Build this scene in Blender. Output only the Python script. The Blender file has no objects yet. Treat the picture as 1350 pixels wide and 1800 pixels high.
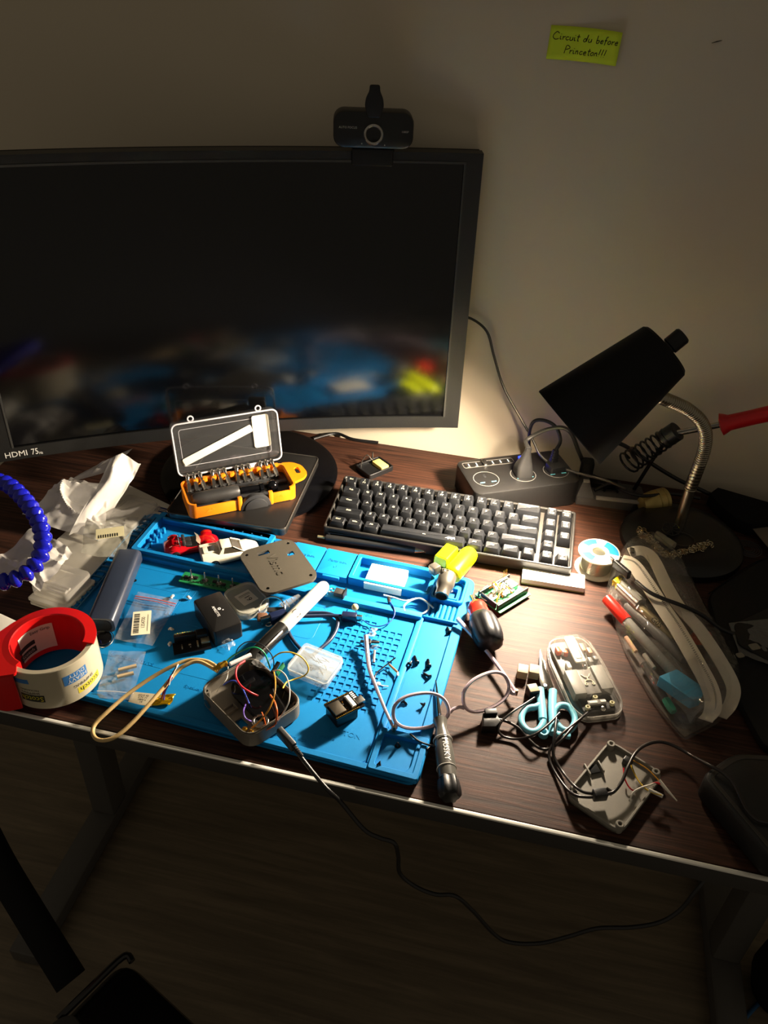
import bpy, bmesh, math, random
from mathutils import Vector, Matrix, geometry
C = bpy.context.scene.collection
PI = math.pi
sin, cos, R_ = math.sin, math.cos, math.radians
rnd = random.Random(7)

# ---------------------------------------------------------------- camera
CAM = (0.14736, -0.46188, 0.67058); PITCH, ROLL, YAW, FPX = 0.62802, 0.04937, 0.19369, 1432.44
_f = Vector((-sin(YAW)*cos(PITCH), cos(YAW)*cos(PITCH), -sin(PITCH)))
_r0 = Vector((cos(YAW), sin(YAW), 0)); _u0 = _r0.cross(_f)
_r = _r0*cos(ROLL) + _u0*sin(ROLL); _u = -_r0*sin(ROLL) + _u0*cos(ROLL)
cam = bpy.data.objects.new('camera', bpy.data.cameras.new('camera')); C.objects.link(cam)
_m = Matrix((_r, _u, -_f)).transposed().to_4x4(); _m.translation = Vector(CAM); cam.matrix_world = _m
cam.data.sensor_fit = 'VERTICAL'; cam.data.sensor_height = 36; cam.data.lens = FPX*36/1800
cam.data.clip_start = .01; cam.data.clip_end = 50
bpy.context.scene.camera = cam
# ---------------------------------------------------------------- world, light, exposure
w = bpy.data.worlds.new('world'); bpy.context.scene.world = w; w.use_nodes = True
w.node_tree.nodes['Background'].inputs[0].default_value = (1, .86, .66, 1)
w.node_tree.nodes['Background'].inputs[1].default_value = .105
LAMP_POWER = 6.6      # scales the desk lamp bulb built with the lamp
vs = bpy.context.scene.view_settings
vs.view_transform = 'Standard'; vs.look = 'None'; vs.gamma = 1; vs.use_curve_mapping = False; vs.exposure = 0.0

# ---------------------------------------------------------------- helpers
def P(px, py, z=0.):                       # photo pixel -> point at height z
    d = _f*FPX + _r*(px-675) - _u*(py-900)
    t = (z-CAM[2])/d.z
    return Vector(CAM) + d*t
def PY(px, py, y):                         # photo pixel -> point at depth y
    d = _f*FPX + _r*(px-675) - _u*(py-900)
    return Vector(CAM) + d*((y-CAM[1])/d.y)
def Q(c, z):                               # four top corners FL FR BR BL -> centre, angle, width, depth
    a, b, c2, d = [P(x, y, z) for x, y in c]
    u = (b-a)+(c2-d); v = (d-a)+(c2-b)
    ang = math.atan2(u.y, u.x)
    av = math.atan2(v.y, v.x)-PI/2
    dd = (av-ang+PI) % (2*PI)-PI
    ang += dd/2
    ctr = (a+b+c2+d)/4
    return ctr, ang, ((b-a).length+(c2-d).length)/2, ((d-a).length+(c2-b).length)/2
def lin(h):
    h = h.lstrip('#'); o = []
    for i in (0, 2, 4):
        c = int(h[i:i+2], 16)/255
        o.append(c/12.92 if c <= .04045 else ((c+.055)/1.055)**2.4)
    return (*o, 1)
MATS = {}
def mat(name, col, rough=.5, metal=0., spec=.5, var=.08, vscale=60., bump=0., bscale=400., trans=0., coat=0.):
    if name in MATS: return MATS[name]
    m = bpy.data.materials.new(name); m.use_nodes = True; nt = m.node_tree; b = nt.nodes['Principled BSDF']
    c = lin(col)
    b.inputs['Roughness'].default_value = rough; b.inputs['Metallic'].default_value = metal
    b.inputs['Specular IOR Level'].default_value = spec; b.inputs['Coat Weight'].default_value = coat
    tc = nt.nodes.new('ShaderNodeTexCoord'); n = nt.nodes.new('ShaderNodeTexNoise')
    n.inputs['Scale'].default_value = vscale; n.inputs['Detail'].default_value = 3
    nt.links.new(tc.outputs['Object'], n.inputs['Vector'])
    mx = nt.nodes.new('ShaderNodeMix'); mx.data_type = 'RGBA'
    mx.inputs[6].default_value = (*[v*(1-var) for v in c[:3]], 1); mx.inputs[7].default_value = (*[min(1, v*(1+var)) for v in c[:3]], 1)
    nt.links.new(n.outputs['Fac'], mx.inputs[0]); nt.links.new(mx.outputs[2], b.inputs['Base Color'])
    if bump:
        n2 = nt.nodes.new('ShaderNodeTexNoise'); n2.inputs['Scale'].default_value = bscale
        nt.links.new(tc.outputs['Object'], n2.inputs['Vector'])
        bp = nt.nodes.new('ShaderNodeBump'); bp.inputs['Strength'].default_value = bump; bp.inputs['Distance'].default_value = .0005
        nt.links.new(n2.outputs['Fac'], bp.inputs['Height']); nt.links.new(bp.outputs['Normal'], b.inputs['Normal'])
    if trans: b.inputs['Transmission Weight'].default_value = trans
    MATS[name] = m
    return m
def film(name, col='#ffffff', body=.12, rough=.08, gloss=1., tint='#ffffff', bump=0., bscale=60.):
    """thin clear plastic: see-through, a little milky, shiny"""
    m = bpy.data.materials.new(name); m.use_nodes = True; nt = m.node_tree
    for n in list(nt.nodes): nt.nodes.remove(n)
    out = nt.nodes.new('ShaderNodeOutputMaterial'); tr = nt.nodes.new('ShaderNodeBsdfTransparent'); tr.inputs[0].default_value = lin(tint)
    df = nt.nodes.new('ShaderNodeBsdfDiffuse'); df.inputs[0].default_value = lin(col)
    gl = nt.nodes.new('ShaderNodeBsdfGlossy'); gl.inputs['Roughness'].default_value = rough
    lw0 = nt.nodes.new('ShaderNodeLayerWeight'); lw0.inputs[0].default_value = .5
    pw = nt.nodes.new('ShaderNodeMath'); pw.operation = 'POWER'; pw.inputs[1].default_value = 4.; nt.links.new(lw0.outputs['Facing'], pw.inputs[0])
    lw = nt.nodes.new('ShaderNodeMath'); lw.operation = 'MULTIPLY_ADD'; lw.inputs[1].default_value = .8; lw.inputs[2].default_value = .045; nt.links.new(pw.outputs[0], lw.inputs[0])
    a = nt.nodes.new('ShaderNodeMixShader'); a.inputs[0].default_value = body
    nt.links.new(tr.outputs[0], a.inputs[1]); nt.links.new(df.outputs[0], a.inputs[2])
    mm = nt.nodes.new('ShaderNodeMath'); mm.operation = 'MULTIPLY'; mm.inputs[1].default_value = gloss; mm.use_clamp = True
    nt.links.new(lw.outputs[0], mm.inputs[0])
    b = nt.nodes.new('ShaderNodeMixShader'); nt.links.new(mm.outputs[0], b.inputs[0]); nt.links.new(a.outputs[0], b.inputs[1]); nt.links.new(gl.outputs[0], b.inputs[2])
    nt.links.new(b.outputs[0], out.inputs[0])
    tc = nt.nodes.new('ShaderNodeTexCoord'); n2 = nt.nodes.new('ShaderNodeTexNoise'); n2.inputs['Scale'].default_value = bscale; n2.inputs['Detail'].default_value = 2
    nt.links.new(tc.outputs['Object'], n2.inputs['Vector'])
    bp = nt.nodes.new('ShaderNodeBump'); bp.inputs['Strength'].default_value = max(bump, .02); bp.inputs['Distance'].default_value = .003
    nt.links.new(n2.outputs['Fac'], bp.inputs['Height'])
    for q in (df, gl): nt.links.new(bp.outputs['Normal'], q.inputs['Normal'])
    nt.links.new(bp.outputs['Normal'], lw0.inputs['Normal'])
    m['film'] = 1; MATS[name] = m
    return m
def emit(name, col, s):
    m = bpy.data.materials.new(name); m.use_nodes = True; nt = m.node_tree; b = nt.nodes['Principled BSDF']
    b.inputs['Base Color'].default_value = lin(col); b.inputs['Emission Color'].default_value = lin(col); b.inputs['Emission Strength'].default_value = s
    MATS[name] = m
    return m
def rr(w, d, r=.002, n=5, cx=0, cy=0):
    p = []; r = min(r, w/2-1e-5, d/2-1e-5)
    for (sx, sy, a0) in ((1, -1, -PI/2), (1, 1, 0), (-1, 1, PI/2), (-1, -1, PI)):
        for i in range(n+1):
            a = a0+PI/2*i/n
            p.append((cx+sx*(w/2-r)+r*cos(a), cy+sy*(d/2-r)+r*sin(a)))
    return p
def circ(r, n=20, cx=0, cy=0, ry=None, a0=0):
    ry = ry or r
    return [(cx+r*cos(a0+2*PI*i/n), cy+ry*sin(a0+2*PI*i/n)) for i in range(n)]
def inset(pts, d):
    n = len(pts); o = []
    for i in range(n):
        a, b, c = Vector(pts[i-1]), Vector(pts[i]), Vector(pts[(i+1) % n])
        e1 = (b-a); e2 = (c-b)
        if e1.length < 1e-9: e1 = e2
        if e2.length < 1e-9: e2 = e1
        n1 = Vector((-e1.y, e1.x)).normalized(); n2 = Vector((-e2.y, e2.x)).normalized()
        m = n1+n2
        if m.length < 1e-6: m = n1
        m.normalize(); k = max(.4, m.dot(n1))
        o.append((b.x+m.x*d/k, b.y+m.y*d/k))
    return o
def roundpoly(pts, r, n=4):
    o = []; N = len(pts)
    for i in range(N):
        a, b, c = Vector(pts[i-1]), Vector(pts[i]), Vector(pts[(i+1) % N])
        u = (a-b); v = (c-b); q = min(r, u.length*.45, v.length*.45)
        p0 = b+u.normalized()*q; p1 = b+v.normalized()*q
        for k in range(n+1):
            t = k/n
            o.append(tuple((p0*(1-t)**2+b*2*t*(1-t)+p1*t*t)[:]))
    return o
def cr(pts, sub=6, closed=False):
    """smooth curve through points"""
    p = [Vector(q) for q in pts]; n = len(p); o = []
    if n < 3: return p
    rng = range(n if closed else n-1)
    for i in rng:
        g = (lambda k: p[k % n]) if closed else (lambda k: p[max(0, min(n-1, k))])
        p0, p1, p2, p3 = g(i-1), g(i), g(i+1), g(i+2)
        for k in range(sub):
            t = k/sub
            o.append(.5*((2*p1)+(p2-p0)*t+(2*p0-5*p1+4*p2-p3)*t*t+(3*p1-p0-3*p2+p3)*t**3))
    if not closed: o.append(p[-1])
    return o
def TR(x=0, y=0, z=0, rx=0, ry=0, rz=0, s=1):
    return Matrix.Translation((x, y, z)) @ Matrix.Rotation(rz, 4, 'Z') @ Matrix.Rotation(ry, 4, 'Y') @ Matrix.Rotation(rx, 4, 'X') @ Matrix.Scale(s, 4)
def AX(a, b):
    """frame at a with +z towards b"""
    a, b = Vector(a), Vector(b); q = (b-a).to_track_quat('Z', 'Y')
    return Matrix.Translation(a) @ q.to_matrix().to_4x4()
class G:
    def __init__(s): s.v = []; s.f = []; s.mi = []; s.T = Matrix.Identity(4)
    def at(s, *a, **k): s.T = a[0] if a and isinstance(a[0], Matrix) else TR(*a, **k); return s
    def add(s, vs, fs, mi=0):
        o = len(s.v); s.v += [s.T @ Vector(v) for v in vs]; s.f += [[i+o for i in f] for f in fs]; s.mi += [mi]*len(fs); return s
    def loft(s, rings, mi=0, cap=(1, 1), closed=True, wrap=False):
        n = len(rings[0]); vs = [q for r in rings for q in r]; fs = []; m = len(rings)
        for j in range(m if wrap else m-1):
            for i in range(n if closed else n-1):
                a, b = j*n+i, j*n+(i+1) % n; j2 = (j+1) % m
                fs.append([a, b, j2*n+(i+1) % n, j2*n+i])
        if not wrap:
            if cap[0]: fs.append(list(range(n))[::-1])
            if cap[1]: fs.append([(m-1)*n+i for i in range(n)])
        return s.add(vs, fs, mi)
    def prism(s, pts, z0, z1, mi=0, b=0., bb=0.):
        R = []
        if bb: R.append([(x, y, z0) for x, y in inset(pts, bb)]); R.append([(x, y, z0+bb) for x, y in pts])
        else: R.append([(x, y, z0) for x, y in pts])
        if b:
            R.append([(x, y, z1-b) for x, y in pts])
            R.append([(x, y, z1-b*.3) for x, y in inset(pts, b*.3)])
            R.append([(x, y, z1) for x, y in inset(pts, b)])
        else: R.append([(x, y, z1) for x, y in pts])
        return s.loft(R, mi)
    def taper(s, p0, z0, p1, z1, mi=0, b=0.):
        R = [[(x, y, z0) for x, y in p0]]
        if b: R += [[(x, y, z1-b) for x, y in p1], [(x, y, z1) for x, y in inset(p1, b)]]
        else: R += [[(x, y, z1) for x, y in p1]]
        return s.loft(R, mi)
    def box(s, cx, cy, cz, sx, sy, sz, mi=0, r=.0008):
        r = min(r, sx*.3, sy*.3, sz*.3)
        return s.prism(rr(sx, sy, r*1.5, 2, cx, cy), cz-sz/2, cz+sz/2, mi, b=r, bb=r)
    def ring(s, o, i, z0, z1, mi=0, b=0.):
        """walls between two outlines with the same number of points"""
        R = [[(x, y, z0) for x, y in o], [(x, y, z1-b) for x, y in o]]
        if b: R.append([(x, y, z1) for x, y in inset(o, b)]); R.append([(x, y, z1) for x, y in inset(i, -b)])
        R += [[(x, y, z1-b) for x, y in i], [(x, y, z0) for x, y in i]]
        return s.loft(R, mi, wrap=True)
    def plate(s, outer, holes, z0, z1, mi=0):
        """flat plate with real holes"""
        pts = [Vector(p) for p in outer]; ed = [(k, (k+1) % len(outer)) for k in range(len(outer))]; loops = [list(range(len(outer)))]
        for h in holes:
            o = len(pts); pts += [Vector(p) for p in h]; ed += [(o+k, o+((k+1) % len(h))) for k in range(len(h))]; loops.append(list(range(o, o+len(h))))
        V, E, F, ov, _, _ = geometry.delaunay_2d_cdt(pts, ed, [], 0, 1e-9)
        def inside(p, poly):
            c = False
            for k in range(len(poly)):
                a, b = poly[k-1], poly[k]
                if (a[1] > p.y) != (b[1] > p.y) and p.x < (b[0]-a[0])*(p.y-a[1])/(b[1]-a[1])+a[0]: c = not c
            return c
        n = len(V); vs = [(v.x, v.y, z0) for v in V]+[(v.x, v.y, z1) for v in V]; fs = []
        for f in F:
            c = sum((V[k] for k in f), Vector((0, 0)))/len(f)
            if inside(c, outer) and not any(inside(c, h) for h in holes):
                f = list(f); ar = sum(V[f[k-1]].x*V[f[k]].y-V[f[k]].x*V[f[k-1]].y for k in range(len(f)))
                if ar < 0: f = f[::-1]
                fs.append([k+n for k in f]); fs.append(f[::-1])
        s.add(vs, fs, mi)
        for h in [outer]+list(holes):
            s.loft([[(x, y, z0) for x, y in h], [(x, y, z1) for x, y in h]], mi, cap=(0, 0))
        return s
    def lathe(s, prof, n=24, mi=0, M=None, cap=(1, 1)):
        o = s.T
        if M is not None: s.T = s.T @ M
        R = [[(max(r, 1e-5)*cos(2*PI*i/n), max(r, 1e-5)*sin(2*PI*i/n), z) for i in range(n)] for r, z in prof]
        s.loft(R, mi, cap=cap); s.T = o
        return s
    def sphere(s, c, r, n=12, mi=0, sz=1.):
        return s.lathe([(r*sin(PI*k/(n//2)), -r*sz*cos(PI*k/(n//2))) for k in range(n//2+1)], n, mi, Matrix.Translation(c))
    def cyl(s, a, b, r, n=16, mi=0, r2=None):
        L = (Vector(b)-Vector(a)).length; r2 = r if r2 is None else r2; e = min(r, r2, L)*.12
        return s.lathe([(r-e, 0), (r, e), (r2, L-e), (r2-e, L)], n, mi, AX(a, b))
    def tube(s, pts, r, n=8, mi=0, closed=False, flat=1.):
        p = [Vector(q) for q in pts]; N = len(p)
        rad = r if callable(r) else (lambda t: r)
        T = []
        for i in range(N):
            a = p[i-1] if (i or closed) else p[0]; b = p[(i+1) % N] if (i < N-1 or closed) else p[-1]
            d = b-a; T.append(d.normalized() if d.length > 1e-9 else Vector((0, 0, 1)))
        nv = T[0].orthogonal().normalized()
        if abs(T[0].z) < .9: nv = (Vector((0, 0, 1))-T[0]*T[0].z).normalized()
        R = []
        for i in range(N):
            nv = (nv-T[i]*nv.dot(T[i]))
            nv = nv.normalized() if nv.length > 1e-6 else T[i].orthogonal().normalized()
            bn = T[i].cross(nv); q = rad(i/max(1, N-1))
            R.append([tuple(p[i]+nv*(q*flat*sin(2*PI*k/n))+bn*(q*cos(2*PI*k/n))) for k in range(n)])
        return s.loft(R, mi, wrap=closed)
    def text(s, t, size, mi=0, th=.0002, align='CENTER', shear=0., sx=1.):
        vs, fs = text_geo(t, size, align, shear, sx); n = len(vs)
        s.add([(x, y, 0) for x, y in vs]+[(x, y, th) for x, y in vs], [[k+n for k in f] for f in fs]+[f[::-1] for f in fs], mi)
        cnt = {}
        for f in fs:
            for k in range(len(f)):
                e = (f[k], f[(k+1) % len(f)]); cnt[e] = 1
        side = [e for e in cnt if (e[1], e[0]) not in cnt]
        return s.add([(x, y, 0) for x, y in vs]+[(x, y, th) for x, y in vs], [[a, b, b+n, a+n] for a, b in side], mi)
    def build(s, name, mats, parent=None, ang=35, label=None, cat=None, group=None, kind=None, loc=None, solid=0):
        me = bpy.data.meshes.new(name); me.from_pydata([tuple(v) for v in s.v], [], s.f)
        for m in (mats if isinstance(mats, (list, tuple)) else [mats]): me.materials.append(m)
        me.polygons.foreach_set('material_index', s.mi)
        bm = bmesh.new(); bm.from_mesh(me); bmesh.ops.recalc_face_normals(bm, faces=bm.faces); bm.to_mesh(me); bm.free()
        me.shade_smooth(); me.set_sharp_from_angle(angle=R_(ang)); me.update()
        o = bpy.data.objects.new(name, me); C.objects.link(o)
        if parent: o.parent = parent
        if loc: o.location = loc
        if solid and not (hasattr(mats, 'get') and mats.get('film')):
            md = o.modifiers.new('thickness', 'SOLIDIFY'); md.thickness = solid
        tag(o, label, cat, group, kind)
        return o
_tc = {}
def text_geo(t, size, align, shear, sx):
    k = (t, align, shear)
    if k not in _tc:
        cu = bpy.data.curves.new('txt', 'FONT'); cu.body = t; cu.size = 1; cu.align_x = align; cu.align_y = 'CENTER'; cu.shear = shear; cu.resolution_u = 2
        ob = bpy.data.objects.new('txt', cu); me = bpy.data.meshes.new_from_object(ob)
        _tc[k] = ([(v.co.x, v.co.y) for v in me.vertices], [list(p.vertices) for p in me.polygons])
        bpy.data.objects.remove(ob); bpy.data.meshes.remove(me); bpy.data.curves.remove(cu)
    vs, fs = _tc[k]
    return [(x*size*sx, y*size) for x, y in vs], fs
def tag(o, label=None, cat=None, group=None, kind=None):
    if label: o['label'] = label
    if cat: o['category'] = cat
    if group: o['group'] = group
    if kind: o['kind'] = kind
    return o
def thing(name, label, cat, loc=(0, 0, 0), rz=0, group=None, rx=0, ry=0):
    o = bpy.data.objects.new(name, None); C.objects.link(o); o.empty_display_size = .02
    o.matrix_world = TR(*loc, rx=rx, ry=ry, rz=rz)
    return tag(o, label, cat, group)
def copy_tree(o, parent=None):
    c = o.copy(); C.objects.link(c); c.parent = parent
    for ch in list(o.children): copy_tree(ch, c)
    return c
def W2L(o, pts):
    m = o.matrix_world.inverted(); return [m @ Vector(p) for p in pts]

# ---------------------------------------------------------------- shared materials
BLK = mat('black_plastic', '#131314', .42, spec=.4, bump=.15, bscale=900)
BLKG = mat('black_gloss', '#08080a', .12, spec=.5)
BLKM = mat('matte_black', '#0a0a0a', .75, spec=.25, bump=.2)
DGR = mat('dark_grey_plastic', '#2c2c2d', .5, bump=.15, bscale=900)
RUB = mat('black_cable', '#101011', .4, spec=.5)
STEEL = mat('steel', '#b9b5ad', .25, 1.)
CHR = mat('chrome', '#e4e2dd', .1, 1.)
GOLD = mat('gold', '#d9a842', .25, 1.)
WHT = mat('white_plastic', '#e9e4d6', .4)
PAPER = mat('paper', '#e6dfce', .8)
PRINT = mat('print_black', '#161616', .7, spec=.2)
RED = mat('red_plastic', '#d3201c', .32)
PCBG = mat('green_board', '#1f7a45', .35)
CLEAR = film('clear_plastic', body=.10, rough=.06)
CLEARM = film('frosted_plastic', '#dfe6e6', body=.30, rough=.2)
BAG = film('bag_film', '#f2f2ee', body=.13, rough=.14, gloss=1.6, bump=.9, bscale=70)
# ================================================================ setting
def wood(name, c1, c2, c3, rough, sx, sy, bumpk, spec=.5):
    m = bpy.data.materials.new(name); m.use_nodes = True; nt = m.node_tree; b = nt.nodes['Principled BSDF']
    tc = nt.nodes.new('ShaderNodeTexCoord'); mp = nt.nodes.new('ShaderNodeMapping'); mp.inputs['Scale'].default_value = (sx, sy, 1)
    nt.links.new(tc.outputs['Object'], mp.inputs[0])
    n = nt.nodes.new('ShaderNodeTexNoise'); n.inputs['Scale'].default_value = 1; n.inputs['Detail'].default_value = 6; n.inputs['Roughness'].default_value = .65; n.inputs['Distortion'].default_value = .4
    nt.links.new(mp.outputs[0], n.inputs[0])
    rp = nt.nodes.new('ShaderNodeValToRGB'); e = rp.color_ramp.elements
    e[0].position = .35; e[0].color = lin(c1); e[1].position = .68; e[1].color = lin(c3); k = e.new(.5); k.color = lin(c2)
    nt.links.new(n.outputs[0], rp.inputs[0]); nt.links.new(rp.outputs[0], b.inputs['Base Color'])
    b.inputs['Roughness'].default_value = rough; b.inputs['Specular IOR Level'].default_value = spec
    bp = nt.nodes.new('ShaderNodeBump'); bp.inputs['Strength'].default_value = bumpk; bp.inputs['Distance'].default_value = .0006
    nt.links.new(n.outputs[0], bp.inputs['Height']); nt.links.new(bp.outputs[0], b.inputs['Normal'])
    MATS[name] = m
    return m
DESKW = wood('dark_walnut_laminate', '#22120c', '#3a2217', '#543323', .60, 9, 330, .6, .27)
FLOORW = wood('floor_planks', '#6d6252', '#7b6f5c', '#8d7f69', .45, 4, 60, .2)
WALL = mat('wall_paint', '#d3c7b0', .85, spec=.2, var=.03, vscale=4, bump=.25, bscale=500)
WY = .632
g = G(); g.box(0, WY+.05, .55, 4.4, .1, 2.6, r=.001)
wall = g.build('wall_back', WALL, kind='structure')
g = G(); g.tube([PY(x, y, WY-.0004) for x, y in ((1251, 76), (1260, 73), (1269, 71))], lambda t: .0011*sin(PI*(.15+.7*t)), 6, flat=.5)
g.build('scratch', mat('bare_wall', '#3a2d22', .9), wall, label='small dark scratch in the paint')
g = G(); g.box(0, -.65, -.76, 4.4, 2.56, .04, r=.001)
floor = g.build('floor', FLOORW, kind='structure')
g = G(); g.box(0, WY-.006, -.70, 4.4, .012, .08, r=.003)
g.build('baseboard_back', mat('baseboard_paint', '#9a9384', .6), kind='structure')

# ================================================================ desk
EDGE = mat('desk_edge_grey', '#3b3936', .5, bump=.1)
STRIP = mat('pale_edge_strip', '#fbf6ea', .35)
FRAME = mat('grey_powder_coat', '#55524d', .5)
desk = thing('desk', 'long dark walnut desk with a pale front edge strip', 'desk', (0, 0, -.74))
DX0, DX1, DY1 = -.60, .72, .622
g = G().at(0, 0, .74); g.prism(rr(DX1-DX0, DY1-.004, .001, 1, (DX0+DX1)/2, (DY1+.004)/2), -.022, 0, 0); g.build('desktop', DESKW, desk)
g = G().at(0, 0, .74); g.box((DX0+DX1)/2, .0015, -.0128, DX1-DX0, .005, .0212, r=.0008); g.build('front_edge', EDGE, desk)
g = G().at(0, 0, .74); g.box((DX0+DX1)/2, .0006, -.0009, DX1-DX0, .0042, .0026, r=.0009); g.build('edge_strip', STRIP, desk, label='pale worn strip along the front edge')
g = G().at(0, 0, .74); g.box((DX0+DX1)/2, .058, -.045, DX1-DX0-.1, .03, .045, r=.002)
g.box((DX0+DX1)/2, .55, -.045, DX1-DX0-.1, .03, .045, r=.002)
for k in range(16): g.box(-.04+.012*k+(.03 if k > 7 else 0), .0425, -.038, .006, .001, .0025, 1, r=.0002)
g.build('frame_beam', [FRAME, BLKM], desk)
for x in (-.513, .61):
    g = G().at(0, 0, .74); g.box(x, .30, -.72, .05, .50, .03, r=.003); g.box(x, .34, -.375, .045, .05, .66, r=.003)
    g.box(x, .30, -.035, .05, .54, .02, r=.003)
    g.build('leg', FRAME, desk)
g = G().at(0, 0, .74); g.box(.05, .50, -.20, 1.1, .02, .04, r=.002); g.build('crossbar', FRAME, desk)

# ================================================================ monitor
MX, MY, MZ0, MYAW, MT, MW, MK = -.2538, .4795, .0687, .4357, .0315, .6377, .6
MR = 1/MK; MH = MW*.59
def mloc(s, t, dep=0.):                    # s -1..1 across, t 0..1 up, dep = behind the front face
    a = s*MW/2/MR; lx = (MR+dep)*sin(a); ly = -(MR-(MR+dep)*cos(a)); lz = t*MH
    return Vector((lx, ly*cos(MT)+lz*sin(MT), MZ0+lz*cos(MT)-ly*sin(MT)))
mon = thing('monitor', 'large curved black monitor, screen off, webcam on top', 'monitor', (MX, MY, 0), MYAW)
BEZ = mat('bezel_black', '#1a1a19', .42, bump=.3, bscale=700)
def cslab(g, s0, s1, t0, t1, d0, d1, mi=0, n=24):
    R = []
    for i in range(n+1):
        s = s0+(s1-s0)*i/n; R.append([mloc(s, t0, d0), mloc(s, t1, d0), mloc(s, t1, d1), mloc(s, t0, d1)])
    return g.loft(R, mi)
sx_, = (1-.022/MW*2*.5*2,)
g = G(); cslab(g, -1, 1, 0, .048, 0, .022); cslab(g, -1, 1, .972, 1, 0, .022)
cslab(g, -1, -sx_, .048, .972, 0, .022, n=1); cslab(g, sx_, 1, .048, .972, 0, .022, n=1)
g.build('bezel', BEZ, mon)
SCR = mat('screen_glass', '#050506', .115, spec=.55, var=0)
g = G(); cslab(g, -sx_, sx_, .048, .972, .003, .012, n=48); g.build('screen', SCR, mon, ang=60)
g = G(); cslab(g, -.995, .995, .004, .997, .018, .034); cslab(g, -.6, .6, .15, .8, .03, .06); g.build('back_shell', BLKM, mon)
# inner lip of the bezel
g = G(); cslab(g, -sx_-.004, sx_+.004, .966, .973, -.0008, .006); cslab(g, sx_-.003, sx_+.004, .048, .973, -.0008, .006, n=1); cslab(g, -sx_-.004, -sx_+.003, .048, .973, -.0008, .006, n=1)
g.build('bezel_lip', mat('lip_grey', '#3d3c39', .35), mon)
g = G(); L = W2L(mon, [(-.25, .50, 0)])[0]
g.lathe([(.01, .0), (.118, .0), (.128, .004), (.128, .009), (.12, .0125), (.02, .0135)], 64, 0, TR(L.x, L.y-.024, 0)); g.build('stand_base', BLKG, mon)
g = G(); g.prism(rr(.07, .024, .01, 4, L.x, L.y+.052), .0125, .26, 0); g.build('stand_neck', BLK, mon)
g = G()
for i, (t, sz, s) in enumerate((('HDMI', .0115, -.925), ('75', .0125, -.852), ('Hz', .0055, -.830))):
    o = mloc(s, .022 if i < 2 else .014, -.0004); o2 = mloc(s+.01, .022 if i < 2 else .014, -.0004)
    g.at(Matrix.Translation(o) @ Matrix.Rotation(math.atan2((o2-o).y, (o2-o).x), 4, 'Z') @ Matrix.Rotation(PI/2-MT, 4, 'X')); g.text(t, sz, 1, .0003, sx=1.0 if i == 0 else .75)
g.build('port_sticker', [BLK, mat('sticker_white', '#f0eee6', .5)], mon, label='white port and refresh rate lettering on the corner')

# ================================================================ webcam
wt = mloc(.575, 1.0, .0); wm = mon.matrix_world @ wt
wc = thing('webcam', 'black webcam with chrome lens ring clipped on the monitor top', 'webcam', tuple(wm), MYAW-.17)
S = .088/.09
g = G(); R = []
g.at(TR(0, 0, .026, rx=PI/2)); g.prism(rr(.094, .040, .0125, 6), -.012, .016, 0, b=.003, bb=.002); g.build('body', mat('webcam_body', '#0d0e0d', .35), wc)
g = G().at(TR(0, -.0165, .022, rx=PI/2)); g.ring(circ(.0115, 32), circ(.0085, 32), 0, .003, 0, b=.001); g.build('lens_ring', STEEL, wc)
g = G().at(TR(0, -.0163, .022, rx=PI/2)); g.lathe([(.0088, 0), (.0084, .0008), (.004, .0014), (.001, .0016)], 24); g.build('lens', BLKG, wc)
g = G().at(TR(0, -.0150, .026, rx=PI/2))
g.prism(roundpoly([(-.007, .014), (.007, .014), (.0085, .018), (.011, .026), (.010, .034), (.006, .042), (.006, .048), (-.006, .048), (-.006, .042), (-.010, .034), (-.011, .026), (-.0085, .018)], .003), .000, .004, 0, b=.001)
g.build('privacy_cover', BLK, wc)
g = G(); g.box(0, .003, .0025, .02, .014, .010); g.box(0, -.0035, -.006, .05, .006, .020, r=.002); g.box(0, .010, .0035, .05, .028, .006, r=.002); g.box(0, .040, -.02, .03, .004, .05, r=.001); g.build('clip', BLK, wc)
g = G().at(TR(-.030, -.0163, .0285, rx=PI/2)); g.text('AUTO FOCUS', .0034, 0); g.at(TR(.037, -.0163, .0255, rx=PI/2)); g.text('1080P', .0034, 0)
g.at(TR(-.0135, -.0163, .0115, rx=PI/2)); g.prism(circ(.0008, 8), 0, .0003); g.at(TR(.0135, -.0163, .0105, rx=PI/2)); g.prism(circ(.0008, 8), 0, .0003)
g.build('marking', mat('grey_print', '#a8a6a0', .5), wc)
g = G(); g.tube(cr([(.024, .012, .015), (.025, .006, .0), (.027, .035, -.03), (.028, .05, -.1)]), .0016, 8); g.build('cable', RUB, wc)

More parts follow.
